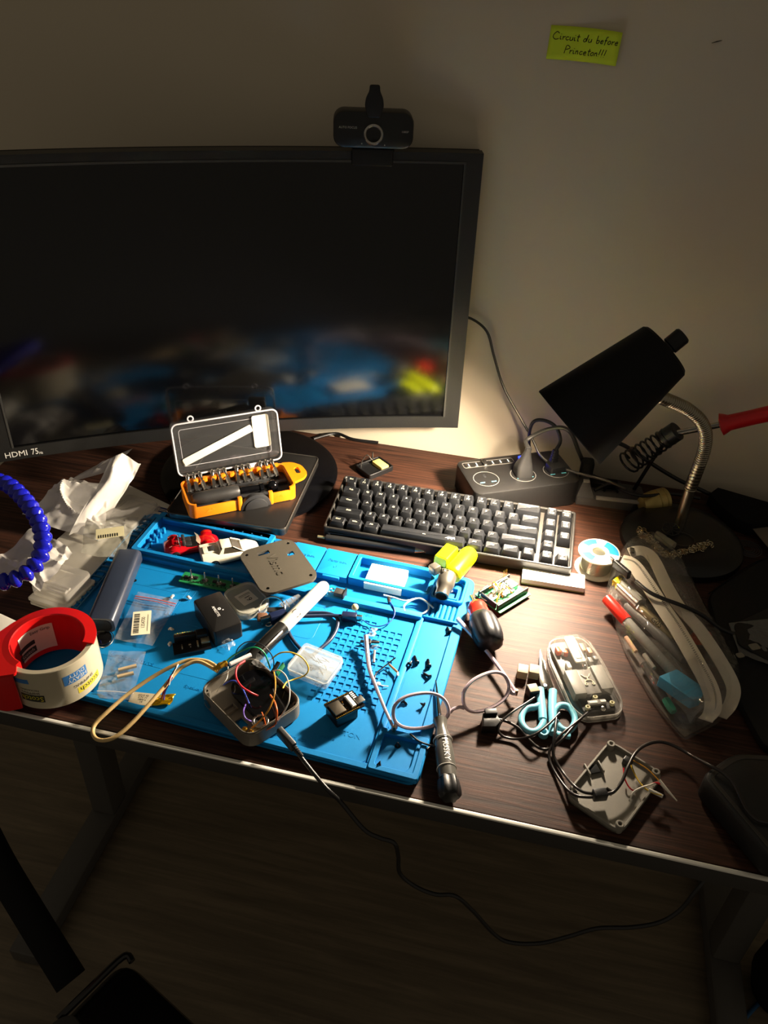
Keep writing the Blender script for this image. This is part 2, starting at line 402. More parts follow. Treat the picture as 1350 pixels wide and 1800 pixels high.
# ================================================================ sticky note
GLY = {'C': ([[(.9,.8),(.5,1),(.1,.6),(.15,.2),(.6,0),(1,.15)]], 1.1), 'P': ([[(.2,0),(.25,1),(.7,.95),(.8,.7),(.3,.5)]], .9),
 'i': ([[(.1,.5),(.15,.1),(.35,.1)],[(.12,.72),(.16,.76)]], .4), 'r': ([[(.1,.5),(.15,.05)],[(.14,.35),(.45,.5)]], .5), 'c': ([[(.5,.45),(.2,.45),(.1,.2),(.3,.05),(.55,.15)]], .6),
 'u': ([[(.1,.5),(.12,.12),(.35,.05),(.5,.2),(.5,.5),(.55,.08)]], .65), 't': ([[(.25,.9),(.25,.12),(.45,.08)],[(.05,.6),(.5,.62)]], .5), 'd': ([[(.5,.4),(.2,.45),(.1,.15),(.35,.05),(.5,.3),(.6,1),(.55,.1)]], .75),
 'b': ([[(.12,1),(.15,.08),(.45,.1),(.5,.38),(.18,.4)]], .62), 'e': ([[(.12,.27),(.45,.32),(.35,.5),(.12,.35),(.2,.06),(.5,.1)]], .6), 'f': ([[(.45,.95),(.22,.85),(.2,-.1)],[(.05,.48),(.42,.5)]], .5),
 'o': ([[(.3,.5),(.1,.3),(.25,.05),(.5,.2),(.4,.48),(.3,.5)]], .6), 'n': ([[(.1,.5),(.12,.05)],[(.12,.35),(.35,.5),(.45,.05)]], .6), '!': ([[(.2,1),(.12,.25)],[(.1,.05),(.12,.02)]], .42), ' ': ([], .55)}
def strokes(s, h):
    x = 0; out = []
    for ch in s:
        gl, w_ = GLY[ch]
        for st in gl: out.append([((x+a+.18*b)*h, b*h) for a, b in st])
        x += w_
    return out, x*h
n0 = PY(1026, 80, WY); note = thing('sticky_note', 'yellow-green sticky note with black handwriting on the wall', 'sticky note', (n0.x, WY, n0.z), -.0, ry=R_(1.5))
NW, NH = .080, .034
g = G(); R = []
for i in range(13):
    a = i/12; R.append([(-NW/2+NW*a, -.0004-.012*a**2*(1-b)**1.5-.0002, NH/2-NH*b*1.0-.001*a) for b in (0, .25, .5, .75, 1)])
R2 = []
for i in range(13):
    a = i/12; row = []
    for j in range(7):
        b = j/6; lift = .010*(a**2)*(1-b)*.9+.003*b*a
        row.append((-NW/2+NW*a, -.0006-lift, NH/2-NH*b+.001*sin(a*3)))
    R2.append(row)
g.loft(R2, 0, closed=False, cap=(0, 0)); nm = mat('note_paper', '#d6ec30', .75, var=.03); g.build('paper', nm, note, solid=.0002)
g = G()
for s, ox, oz, h in (('Circuit du before', -.037, .0035, .0078), ('Princeton!!!', -.022, -.0095, .0078)):
    st, W_ = strokes(s, h)
    for q in st:
        pts = []
        for x, z in q:
            X = ox+x*.95; Z = oz+z; a = (X+NW/2)/NW; b = (NH/2-Z)/NH
            pts.append((X, -.0009-(.010*(a**2)*(1-b)*.9+.003*b*a), Z))
        g.tube(cr(pts, 4), .00042, 5)
g.build('handwriting', PRINT, note)
# ================================================================ desk lamp
lm = Vector((.195, .42, .187)); ln = Vector((.287, .465, .281)); lb = Vector((.374, .488, 0))
lamp = thing('desk_lamp', 'black gooseneck desk lamp, lit, shade facing the desk', 'desk lamp', tuple(lb))
SH = mat('lamp_black', '#060606', .6, spec=.25); SHI = mat('shade_inside', '#e8e2d2', .35)
lm_, ln_ = W2L(lamp, [lm, ln]); M = AX(lm_, ln_); L = (ln_-lm_).length
g = G(); R0, R1 = .0565, .036
g.lathe([(R0, 0), (R0+.0006, .0015), (R1+.001, L-.002), (R1-.002, L+.001), (.006, L+.002), (.006, L), (R1-.004, L-.001), (R1-.001, L-.004)], 64, 0, M, (0, 0)); g.build('shade', SH, lamp)
g = G(); g.lathe([(.006, L-.0015), (R1-.004, L-.0025), (R1-.002, L-.006), (R0-.001, .0008), (R0-.0016, .0008), (R1-.0028, L-.007), (R1-.006, L-.004), (.006, L-.003)], 64, 0, M, (0, 0)); g.build('shade_lining', SHI, lamp, label='white inside of the shade')
g = G(); g.lathe([(.0085, L), (.0085, L+.006), (.0105, L+.007), (.0105, L+.024), (.009, L+.026)], 24, 0, M); g.build('switch_knob', BLK, lamp)
g = G(); g.lathe([(.013, L-.003), (.013, L-.045), (.012, L-.047)], 24, 0, M); g.build('socket', WHT, lamp)
g = G(); g.lathe([(.012, L-.047), (.014, L-.056), (.0225, .045), (.0235, .030), (.0232, .020), (.0225, .0165), (.001, .0160)], 32, 0, M)
g.build('bulb', emit('bulb_glow', '#ffe8cc', 300), lamp)
la_ = bpy.data.lights.new('bulb_light', 'AREA'); la_.shape = 'DISK'; la_.size = .042; la_.energy = LAMP_POWER; la_.color = (1, .86, .68); la_.spread = R_(138)
lo_ = bpy.data.objects.new('bulb_light', la_); C.objects.link(lo_); lo_.parent = lamp; lo_.matrix_local = M @ TR(0, 0, .0150)
g = G(); g.lathe([(.079, 0), (.081, .003), (.080, .010), (.073, .017), (.055, .021), (.012, .023)], 64, 0, TR(0, -.007, 0)); g.build('base', mat('lamp_base_black', '#0c0c0c', .35), lamp)
att = M @ Vector((0, 0, L*.62)); ax = (ln_-lm_).normalized()
dn = (Vector((.55, -.05, -1))-ax*ax.dot(Vector((.55, -.05, -1)))).normalized(); att = att+dn*.0475
gpts = [PY(x, y, yy)-lb for x, y, yy in ((1192, 930, .488), (1213, 860, .49), (1228, 820, .488), (1238, 790, .485), (1240, 762, .48), (1230, 738, .475), (1206, 718, .468), (1180, 706, .460), (1150, 694, .452))]
gpts[0].z = .02
g = G(); g.tube(cr([gpts[0], (gpts[0]+gpts[1])/2, gpts[1]], 3), .0072, 18); g.build('stem', mat('brushed_nickel', '#b4ab98', .28, 1.), lamp)
path = cr(gpts[1:], 24)
g = G(); g.tube(path, lambda t: .0076+.0007*(1 if int(t*len(path)) % 3 else 0), 16); g.build('gooseneck', mat('ribbed_steel', '#a39a86', .3, 1.), lamp, ang=60)
g = G(); e_ = gpts[-1]; g.cyl(e_, e_+(ln_-lm_).normalized().cross(Vector((0, -1, .3))).normalized()*.0, .001, 6) if 0 else g.sphere(e_, .0095, 14); g.build('neck_joint', BLK, lamp)
# ================================================================ blue soldering mat
MA, MO = -.0471, Vector((-.3496, .0357, 0))
soldmat = thing('soldering_mat', 'large blue silicone soldering mat with parts trays and square grid', 'mat', tuple(MO), MA)
BLU = mat('blue_silicone', '#0c7cbc', .55, spec=.2, var=.03, bump=.12, bscale=900)
def ml(x, y, z=.007):                      # mat coordinates -> world
    return soldmat.matrix_world @ Vector((x, y, z))
def rect(x0, x1, y0, y1, r=.003, n=4): return rr(x1-x0, y1-y0, r, n, (x0+x1)/2, (y0+y1)/2)
OUT = rect(0, .45, 0, .31, .012, 6)
holes_b = [rect(.036, .175, .232, .284, .003), rect(.304, .396, .262, .297, .002)]   # deep tray floors
g = G(); g.prism(OUT, 0, .0056, bb=.001); g.build('base_sheet', BLU, soldmat)
# working field, grid of square pockets
GRX0, GRY0, PT = .3135, .066, .0083
cells = []
for i in range(9):
    for j in range(15):
        if j == 14 and i in (0, 1, 5, 6, 7, 8): continue
        cells.append(rect(GRX0+i*PT, GRX0+i*PT+.0058, GRY0+j*.0091, GRY0+j*.0091+.0062, .0006, 1))
g = G(); g.plate(rect(.012, .394, .008, .217, .004), cells, .0044, .0066); g.build('work_field', BLU, soldmat, label='flat working field with a grid of square pockets')
# raised rims
g = G()
g.ring(OUT, rect(.0115, .4385, .0075, .2995, .010, 6), .004, .0088, b=.0008)
g.box(.206, .2225, .0085, .39, .009, .009)
g.prism(rect(.3965, .4035, .0075, .223, .002), .004, .0088, b=.0008)
g.build('rim', BLU, soldmat)
# narrow slots down the left border
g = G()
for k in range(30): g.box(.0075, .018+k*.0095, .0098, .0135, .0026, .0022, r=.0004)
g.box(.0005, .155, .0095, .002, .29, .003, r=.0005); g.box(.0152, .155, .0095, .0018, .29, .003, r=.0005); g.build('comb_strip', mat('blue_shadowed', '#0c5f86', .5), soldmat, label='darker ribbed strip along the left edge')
# long tray with the toy cars
g = G(); g.ring(rect(.022, .186, .222, .306, .004), rect(.0285, .1795, .2285, .296, .003), .004, .0175, b=.0008)
g.box(.105, .2985, .0155, .15, .013, .004)
for k in range(6): g.prism(circ(.0021, 10, .033+.006*(k % 2), .252+.0052*k), .004, .014, b=.0004)
for k in range(3): g.prism(circ(.0024, 10, .036, .236+.004*k), .004, .012, b=.0004)
g.box(.045, .236, .008, .012, .003, .008)
g.build('long_tray', BLU, soldmat)
g = G()
for k in range(7): g.prism(circ(.0012, 8, .09+k*.013, .2985), .0174, .0178)
g.build('tray_hole', mat('blue_hole', '#0a4a6a', .7), soldmat, kind='stuff')
# two lidded boxes, open compartment, corner box
g = G(); g.box(.2005, .2655, .0095, .026, .072, .012, r=.001); g.build('tray_step', BLU, soldmat)
for k, x in enumerate((.2350, .2775)):
    g = G(); g.prism(rect(x-.0205, x+.0205, .2555, .305, .002), .004, .0145, b=.0008); g.box(x, .2545, .0115, .022, .004, .005)
    g.at(TR(x, .283, .0145)); g.text('Parts box', .0062, 1, .0005); g.at(TR(x, .273, .0145)); g.text('( )', .005, 1, .0005)
    g.build('box_lid', [BLU, mat('blue_emboss', '#1273a4', .5)], soldmat)
g = G(); g.ring(rect(.2985, .402, .2555, .305, .003), rect(.304, .3965, .261, .2985, .002), .004, .0165, b=.0008); g.build('open_tray', BLU, soldmat)
g = G(); g.ring(rect(.4015, .4425, .2555, .3015, .005), rect(.405, .439, .259, .2985, .004), .004, .0135, b=.0008)
g.ring(rect(.4085, .4345, .262, .284, .003), rect(.411, .4325, .2645, .2815, .002), .004, .0115, b=.0006); g.build('corner_tray', BLU, soldmat)
# ribbed rest
g = G()
for k in range(7): g.cyl((.4055+k*.0058, .227, .0068), (.4055+k*.0058, .2515, .0068), .0026, 10)
g.box(.423, .2245, .0075, .042, .0025, .0065); g.build('ribbed_rest', BLU, soldmat)
# right column: magnetic strip and lettered tray
g = G(); g.prism(rect(.405, .4395, .056, .222, .002), .0044, .0062); g.build('magnetic_strip', BLU, soldmat)
g = G(); g.ring(rect(.3985, .449, -.001+.002, .053, .003), rect(.4045, .4425, .0075, .046, .002), .004, .0105, b=.0008); g.build('screw_tray', BLU, soldmat)
# embossed writing and guide lines
EMB = mat('blue_emboss', '', 0) if 0 else MATS['blue_emboss']
g = G()
def gl(pts, c=0): g.tube([(x, y, .0066) for x, y in pts], .0004, 4, closed=bool(c), flat=.6)
gl(rr(.115, .055, .006, 4, .232, .178), 1); gl([(.02, .1), (.10, .1), (.12, .12), (.12, .2)]); gl([(.03, .06), (.26, .06)]); gl([(.26, .012), (.26, .06)])
gl(rr(.09, .03, .004, 3, .078, .19), 1); gl([(.13, .165), (.13, .215)]); gl([(.14, .13), (.2, .13), (.27, .2)])
g.at(TR(.113, .063, .0066)); g.text('Keyboard parts', .0085, 0, .0003)
g.at(TR(.365, .036, .0066)); g.text('BUTTON', .0085, 0, .0003); g.at(TR(.350, .026, .0066)); g.text('Mobile', .006, 0, .0003); g.at(TR(.31, .016, .0066)); g.text('Charger & SIM slot', .0055, 0, .0003)
g.at(TR(.20, .045, .0066)); g.text('Speaker box', .006, 0, .0003)
g.at(TR(.335, .209, .0066)); g.text('Screw', .009, 0, .0003); g.at(TR(.423, .024, .0048)); g.text('Home\nscrews', .006, 0, .0004)
g.at(TR(.12, .14, .0066)); g.text('LCD', .008, 0, .0003)
g.build('embossed_writing', BLU, soldmat)
MZ = .0068

# ================================================================ keyboard
KW, KD = .325, .112
ka = math.atan2(.0115, KD)
kb = thing('keyboard', 'compact black mechanical keyboard with front-lit legends', 'keyboard', (-.0955, .3645, .0035), .0005, rx=ka)
KG = mat('keyboard_case', '#2c2a27', .38, spec=.5, bump=.1); KP = mat('keyboard_plate', '#34302a', .45)
g = G(); g.ring(rr(KW, KD, .004, 4, KW/2, KD/2), rr(KW-.007, KD-.007, .002, 4, KW/2, KD/2), 0, .0165, b=.001); g.build('case', KG, kb)
g = G(); g.prism(rr(KW-.006, KD-.006, .002, 2, KW/2, KD/2), .002, .0085); g.build('switch_plate', KP, kb)
for x in (.03, KW-.03):
    g = G(); g.box(x, KD-.012, -.0065, .02, .008, .013); g.build('foot', BLK, kb)
KEY = mat('keycap_black', '#17181a', .38, spec=.45, bump=.15, bscale=1500); LEG = mat('legend_cream', '#e8e0c0', .5)
U = (KW-.010)/17.25; X0 = .0052; V = (KD-.0105)/5
rows = [
 [(1, 'Esc'), (1, '1\nF1'), (1, '2\nF2'), (1, '3\nF3'), (1, '4\nF4'), (1, '5\nF5'), (1, '6\nF6'), (1, '7\nF7'), (1, '8\nF8'), (1, '9\nF9'), (1, '0\nF10'), (1, '-\nF11'), (1, '=\nF12'), (2, '<-')],
 [(1.5, 'Tab'), (1, 'Q'), (1, 'W'), (1, 'E'), (1, 'R'), (1, 'T'), (1, 'Y'), (1, 'U'), (1, 'I'), (1, 'O'), (1, 'P'), (1, '[ {'), (1, '] }'), (1.5, '\\ |')],
 [(1.75, 'Caps'), (1, 'A'), (1, 'S'), (1, 'D'), (1, 'F'), (1, 'G'), (1, 'H'), (1, 'J'), (1, 'K'), (1, 'L'), (1, '; :'), (1, "' \""), (2.25, 'Enter')],
 [(2.25, 'Shift'), (1, 'Z'), (1, 'X'), (1, 'C'), (1, 'V'), (1, 'B'), (1, 'N'), (1, 'M'), (1, ', <'), (1, '. >'), (1, '/ ?'), (2.75, 'Shift')],
 [(1.25, 'Ctrl'), (1.25, 'Win'), (1.25, 'Alt'), (6.25, '-'), (1.25, 'Alt'), (1.25, 'Fn'), (1.35, 'Ctrl')]]
nav = {0: ['Ins', 'Home'], 1: ['Del', 'End'], 2: ['PgUp', 'PgDn'], 3: ['^', None], 4: ['v', '>']}
def key(x, r, wu, t):
    y = KD-.0055-V*(r+.5); w_ = wu*U-.0006; d_ = V-.0006
    hz = (.0228, .0212, .0202, .0198, .0202)[r]; g = G()
    tilt = (.0016, .0009, 0, -.0006, -.0006)[r]
    p0 = rr(w_, d_, .0012, 2, x, y); p1 = rr(w_-.0052, d_-.0068, .0018, 2, x, y+.0006)
    R = [[(a, b, .0088) for a, b in p0], [(a, b, .0100) for a, b in p0]]
    def top(a, b, k=0): return (a, b, hz+(b-y)/d_*2*tilt-k)
    R += [[top(a, b, .0006) for a, b in p1], [top(a, b) for a, b in inset(p1, .0006)], [top(a, b, .0004) for a, b in inset(p1, .0030)]]
    g.loft(R, 0)
    ls = t.split('\n')
    for i, l in enumerate(ls):
        sz = .0044 if len(l) < 3 else .0036
        if l == '-' and wu > 3:
            g.at(TR(x+.002, y+.0005, hz)); g.text('-', .008, 1, .0002, sx=2); 
            g.at(TR(x+.036, y-.0005, hz)); g.prism(roundpoly([(-.0065, -.001), (-.002, .0028), (.003, .0022), (.0062, .0028), (.007, -.001), (.004, .0002), (.003, -.0022), (.0005, -.0002), (-.003, -.0022), (-.003, .0004)], .0006), 0, .0003, 1)
            continue
        yy = y+.0028-i*.0040 if len(ls) > 1 else y+.0018
        g.at(TR(x-(0 if len(ls) > 1 or len(l) < 3 else .0005), yy, hz+(yy-y)/d_*2*tilt-.00015)); g.text(l, sz, 1, .0002, sx=1.1)
    if wu == 1 and x > 13.9*U+X0:                     # the framed secondary legend of the nav keys
        g.at(TR(x, y-.0022, hz-.00015)); g.ring(rr(.006, .0028, .0006, 2), rr(.0050, .0018, .0004, 2), 0, .0002, 1)
    g.build('key', [KEY, LEG], kb, ang=30)
for r, row in enumerate(rows):
    x = 0
    for wu, t in row: key(X0+(x+wu/2)*U, r, wu, t); x += wu
    for k, t in enumerate(nav[r]):
        if t: key(X0+(15.2+.55+k*1.08)*U-.0005, r, 1, t)
key(X0+14.62*U-.0035, 4, 1, '<')

# ================================================================ power strip
pc, pa, pw, pd = Q([(840, 865), (1018, 843), (960, 790), (790, 805)], .040)
pc = P(910, 828, .040); 
pa = math.atan2((P(1018, 843, .04)-P(840, 865, .04)).y, (P(1018, 843, .04)-P(840, 865, .04)).x)
PWX, PDY = .160, .088
ps = thing('power_strip', 'flat black power strip with round sockets and USB ports', 'power strip', (pc.x, pc.y, 0), pa)
g = G(); g.prism(rr(PWX, PDY, .012, 5), 0, .040, b=.0025, bb=.0015); g.build('housing', mat('strip_black', '#1a1918', .34, bump=.1), ps)
SL = mat('slot_dark', '#020202', .8); LG = mat('grey_line', '#6f6c66', .5); AQ = mat('slot_aqua', '#6fd6e6', .4)
for k, x in enumerate((-.052, .004, .055)):
    g = G().at(TR(x, -.010, .040)); g.ring(circ(.0185, 32), circ(.0177, 32), -.0001, .0003, 0)
    g.box(0, .008, .0001, .004, .008, .0005, 1, r=.0001); g.box(-.0085, -.007, .0001, .009, .004, .0005, 1, r=.0001); g.box(.0085, -.007, .0001, .009, .004, .0005, 1, r=.0001)
    g.box(-.0085, -.0085, .0004, .007, .0014, .0003, 2, r=.0001); g.box(.0085, -.0085, .0004, .007, .0014, .0003, 2, r=.0001)
    g.build('socket', [LG, SL, AQ], ps)
g = G().at(TR(-.034, .0285, .040)); g.ring(rr(.078, .014, .003, 4), rr(.0765, .0125, .0025, 4), -.0001, .0003); g.build('port_frame', LG, ps)
for k, x in enumerate((-.065, -.053, -.028, -.016, -.004)):
    g = G().at(TR(x, .0285, .040)); g.ring(rr(.0055, .0095, .0004, 1), rr(.0042, .0082, .0003, 1), -.0001, .0004); g.box(-.0005, 0, .0001, .0035, .0075, .0004, 2, r=.0001); g.box(.0008, 0, .0004, .0014, .0065, .0003, 1, r=.0001); g.build('usb_port', [STEEL, mat('port_white', '#cfe4ea', .5), SL], ps)
g = G().at(TR(-.0405, .0285, .040, rx=.25)); g.box(0, 0, .002, .0055, .013, .006, r=.0008); g.build('usb_plug', STEEL, ps)
g = G().at(TR(.020, .026, .040)); g.box(0, 0, .0006, .010, .018, .003, 0, r=.0006); g.build('rocker_switch', emit('blue_glow', '#1a2cff', 9.0), ps, label='lit blue rocker switch')
def ploc(x, y, z): return ps.matrix_world @ Vector((x, y, z))
# plug with thick grey cord
pl = thing('power_plug', 'large grey moulded plug standing in the middle socket', 'plug', tuple(ploc(.004, -.008, .0402)), pa-.1)
g = G(); R = []
for z, w_, d_, ox in ((0, .024, .026, 0), (.006, .024, .026, 0), (.016, .022, .018, 0), (.026, .016, .012, .001), (.036, .010, .009, .002), (.043, .0085, .0085, .003)): R.append([(x+ox, y, z) for x, y in rr(w_, d_, .005, 4)])
g.loft(R); g.build('plug_body', mat('plug_grey', '#262524', .4), pl, ang=60)
top = pl.matrix_world @ Vector((.003, 0, .042))
c1 = [top, PY(925, 775, .552), PY(945, 762, .56), PY(966, 754, .56), PY(990, 752, .555), PY(1006, 765, .56), PY(1020, 800, .585), PY(1040, 835, .60), PY(1090, 850, .61)]
g = G(); g.tube(cr(W2L(pl, c1)), .0030, 10); g.build('cord', mat('grey_cable', '#343331', .35), pl)
# second plug, right
pl2 = thing('power_plug', 'flat black plug in the right-hand socket, ribbed strain relief', 'plug', tuple(ploc(.055, -.008, .0402)), pa+.1)
g = G(); g.prism(roundpoly([(-.013, -.010), (.013, -.010), (.013, .008), (.006, .014), (-.006, .014), (-.013, .008)], .003), 0, .010, b=.002); g.build('plug_body', BLK, pl2)
g = G()
for k in range(6): g.prism(rr(.012-.0006*k, .009-.0004*k, .002, 3, 0, .008), .010+k*.003, .0122+k*.003, b=.0005)
g.prism(rr(.008, .006, .002, 3, 0, .008), .009, .029); g.build('strain_relief', BLK, pl2)
top = pl2.matrix_world @ Vector((0, .008, .028))
c2 = [top, PY(985, 775, .575), PY(978, 752, .575), PY(960, 740, .58), PY(940, 740, .585), PY(931, 757, .59), PY(930, 790, .602), PY(932, 815, .612)]
c2[-1].z = .02
g = G(); g.tube(cr(W2L(pl2, c2)), .0026, 10); g.build('cord', RUB, pl2)
g = G(); c3 = [PY(800, 556, .622), PY(828, 560, .621), PY(856, 583, .618), PY(868, 625, .620), PY(885, 680, .618), PY(915, 735, .605), PY(935, 770, .59), PY(950, 800, .575), PY(972, 820, .565), PY(1010, 830, .555), PY(1060, 843, .54), PY(1100, 858, .53)]
c3 = [Vector(q) for q in c3]; c3[7].z = max(c3[7].z, .045); c3[8].z = max(c3[8].z, .0445)
g.tube(cr(c3), .0019, 8); g.build('monitor_cable', mat('thin_cable', '#2e2d2b', .3), label='thin dark cable from behind the monitor over the power strip', cat='cable')
g = G(); c4 = [P(560, 756, .004), P(590, 762, .003), P(620, 772, .003), P(665, 778, .003)]
c4[0].y = .60
g.tube(cr(c4), .0024, 8); g.build('hdmi_cable', RUB, label='short run of black cable on the desk under the monitor', cat='cable')

# ================================================================ little iron stand
mc, mang, mw_, md_ = Q([(660, 838), (690, 820), (665, 803), (618, 812)], .008)
st = thing('mini_iron_stand', 'tiny black rest with bent wire and yellow sponge behind the keyboard', 'iron stand', (mc.x, mc.y, 0), mang)
g = G(); g.ring(rr(.046, .036, .003, 4), rr(.041, .031, .002, 4), 0, .008, b=.0006); g.prism(rr(.042, .032, .002, 3), 0, .004); g.build('tray', BLK, st)
g = G(); g.at(TR(.010, -.002, .0065)); g.box(0, 0, 0, .014, .024, .006, r=.001); g.build('sponge', mat('yellow_sponge', '#d9c169', .9, bump=.6, bscale=900), st)
g = G(); g.tube(cr([(-.016, .012, .004), (-.015, .011, .016), (-.010, .006, .027), (-.003, .002, .018), (.002, .008, .026), (.006, .013, .014), (.008, .014, .004)], 4), .0010, 8); g.build('wire_rest', STEEL, st)
# ================================================================ black case under the bit set
def seg(p1, p2, z):
    a, b = P(*p1, z), P(*p2, z); return (a+b)/2, math.atan2((b-a).y, (b-a).x), (b-a).length
def crumple(c, nu, nv, h, seed, edge=.4, fold=None):
    """wrinkled sheet over four corners: creases from crossing planes"""
    rn = random.Random(seed); cr_ = []
    for _ in range(16):
        a = rn.uniform(0, PI); cr_.append((cos(a), sin(a), rn.uniform(-.2, 1.2), rn.uniform(.05, .30), rn.uniform(.3, 1)*rn.choice((1, 1, -1))))
    ring = []
    for i in range(nu+1):
        row = []
        for j in range(nv+1):
            u, v = i/nu, j/nv
            p = c[0]*(1-u)*(1-v)+c[1]*u*(1-v)+c[2]*u*v+c[3]*(1-u)*v
            k = 0
            for a, b, o, wd, am in cr_:
                d = abs(u*a+v*b-o+.08*sin(5*(u*b-v*a)+am*9)); k += am*max(0, 1-d/wd)
            k = max(-.25, min(1.1, k*.42))+.25
            e = edge+(1-edge)*sin(PI*u)*sin(PI*v)
            dz = h*k*e+(fold(u, v) if fold else 0)
            row.append(tuple(p+Vector((h*.22*sin(9*v+seed)*e, h*.22*cos(8*u)*e, max(dz, 0)))))
        ring.append(row)
    return ring
CSM = mat('case_charcoal', '#1d1c1b', .3, spec=.5, bump=.1)
a, b = P(558, 805, .026), P(497, 934, .026)
cs = thing('hard_drive_case', 'flat glossy-edged black case beneath the orange bit set', 'case', ((a.x+b.x)/2-.080, (a.y+b.y)/2, .0137), math.atan2(a.y-b.y, a.x-b.x)-PI/2)
g = G(); g.prism(rr(.164, (a-b).length, .008, 5), 0, .0125, b=.0025, bb=.002); g.build('shell', CSM, cs)
g = G(); g.ring(rr(.1645, (a-b).length+.0005, .008, 5), rr(.161, (a-b).length-.003, .007, 5), .0100, .0130, b=.0008); g.build('glossy_edge', mat('edge_gloss', '#5a5650', .15, .6), cs)

# ================================================================ orange bit set
ORG = mat('orange_plastic', '#f08a12', .35, bump=.1)
bs = thing('screwdriver_bit_set', 'open orange screwdriver bit set with clear lid and black handle', 'bit set', (-.2215, .3890, .0268), R_(35.2))
LX, LY = .146, .062
o_ = rr(LX, LY, .010, 5); i_ = rr(LX-.005, LY-.005, .008, 5)
g = G()
# back and side walls with a notch in the front for the latch
N_ = len(o_)
def wallseg(x0, x1, y, z1):
    g.box((x0+x1)/2, y, z1/2, x1-x0, .0026, z1, r=.0008)
pts_o = [q for q in o_]; 
R = []
for k in range(N_+1):
    q, p_ = o_[k % N_], i_[k % N_]
    hgt = .0215
    R.append([(q[0], q[1], 0), (q[0], q[1], hgt), (p_[0], p_[1], hgt), (p_[0], p_[1], 0)])
# ring starts at front right corner and runs counter-clockwise; the front edge is the closing span
g.loft(R[:N_])
wallseg(-LX/2+.008, -.004, -LY/2+.0013, .0165); wallseg(.034, LX/2-.008, -LY/2+.0013, .0165)
g.box(-.006, -LY/2+.001, .010, .006, .006, .020); g.box(.036, -LY/2+.001, .010, .006, .006, .020)
g.box(0, LY/2+.0015, .018, .13, .004, .006)
for k in range(9): g.box(-.052+k*.0125, LY/2-.004, .020, .0065, .006, .006)
g.prism(rr(LX-.004, LY-.004, .009, 4), 0, .003)
g.at(TR(.048, -LY/2+.0005, .0085, rx=PI/2)); g.prism([(-.007, -.002), (.006, 0), (.002, .004), (0, .001), (-.002, .003)], 0, .0007); g.at(TR(-.045, -LY/2+.0005, .0085, rx=PI/2)); g.prism([(-.007, -.002), (.006, 0), (.002, .004), (0, .001), (-.002, .003)], 0, .0007)
g.build('tray', ORG, bs)
g = G().at(TR(LX/2, .004, .0165)); g.plate(roundpoly([(-.004, .030), (.012, .026), (.022, .014), (.024, -.006), (.016, -.017), (-.004, -.024)], .005), [rr(.007, .016, .003, 4, .0125, .004)], 0, .0035); g.build('hanging_tab', ORG, bs)
g = G(); g.prism(rr(LX-.0055, LY-.0055, .008, 4), .003, .0095, b=.001)
g.box(.018, .0, .0105, .10, .006, .005); g.box(-.005, .021, .011, .125, .012, .006)
g.build('insert', DGR, bs)
for k in range(12):
    x = -.064+k*.0112
    t = G().at(TR(x, .014, .0115, rx=-.95, rz=.15*(k % 3-1)))
    t.prism(circ(.0032, 6), 0, .013); t.lathe([(.0030, .013), (.0022, .0145), (.0021, .019), (.0030, .021), (.0029, .025), (.0008, .028)], 10)
    t.build('driver_bit', STEEL, bs)
g = G(); g.lathe([(.001, 0), (.006, .002), (.0085, .008), (.0092, .020), (.0088, .04), (.0092, .060), (.0075, .064)], 20, 0, AX((-.066, -.010, .0165), (.012, -.010, .0165))); g.build('driver_handle', mat('handle_grey', '#2f2e2d', .45), bs)
g = G(); g.cyl((.000, -.010, .0165), (.026, -.010, .0155), .0055, 14); g.cyl((.026, -.010, .0155), (.032, -.010, .0155), .0068, 14); g.sphere((.044, -.010, .0145), .0085, 16); g.build('driver_collar', BLKG, bs)
g = G().at(TR(.015, -LY/2-.001, .0, rx=0)); 
half = [(.021*cos(PI*k/16), .021*sin(PI*k/16)) for k in range(17)]
g.at(TR(.015, -LY/2+.003, .0, rx=PI/2)); g.prism(half, 0, .006, b=.0015); g.at(TR(.015, -LY/2-.003, .0, rx=PI/2)); g.prism([(x*.75, y*.75) for x, y in half], 0, .0015, b=.0006); g.build('latch', DGR, bs)
# clear lid standing up at the hinge
H = TR(0, LY/2+.0035, .0225, rx=PI/2-.26)
def lidz(g_): g_.T = H; return g_
LH = .074
lo = rr(LX, LH, .009, 5, 0, LH/2+.002); lo2 = rr(LX-.004, LH-.004, .007, 5, 0, LH/2+.002)
g = lidz(G()); g.plate(rr(LX-.002, LH-.002, .008, 5, 0, LH/2+.002), [], -.0150, -.0138); lid = g.build('lid', film('lid_clear', body=.018, rough=.05, bump=.05), bs)
g = lidz(G()); g.ring(rr(LX, LH, .009, 5, 0, LH/2+.002), lo2, -.0008, .0008, b=.0004); g.build('lid_rim', film('lid_rim_plastic', '#f4f2f6', body=.62, rough=.1), lid)
g = lidz(G()); g.ring(rr(LX, LH, .009, 5, 0, LH/2+.002), rr(LX-.0024, LH-.0024, .008, 5, 0, LH/2+.002), -.0148, .0, b=.0); g.build('lid_wall', MATS['lid_clear'], lid)
g = lidz(G()); g.ring(rr(LX-.022, LH-.022, .004, 4, 0, LH/2), rr(LX-.023, LH-.023, .0035, 4, 0, LH/2), -.0152, -.0146); g.build('lid_line', MATS['lid_rim_plastic'], lid)
for x in (-.045, .047):
    g = lidz(G()); g.at(H @ TR(x, LH+.005, -.004)); g.ring(circ(.0045, 14), circ(.0028, 14), 0, .0018); g.build('lid_hook', MATS['lid_rim_plastic'], lid)
for x in (-.020, .030):
    g = lidz(G()); g.at(H @ TR(x, .000, -.002)); g.box(0, 0, 0, .013, .006, .005, r=.001); g.build('hinge', MATS['lid_rim_plastic'], lid)
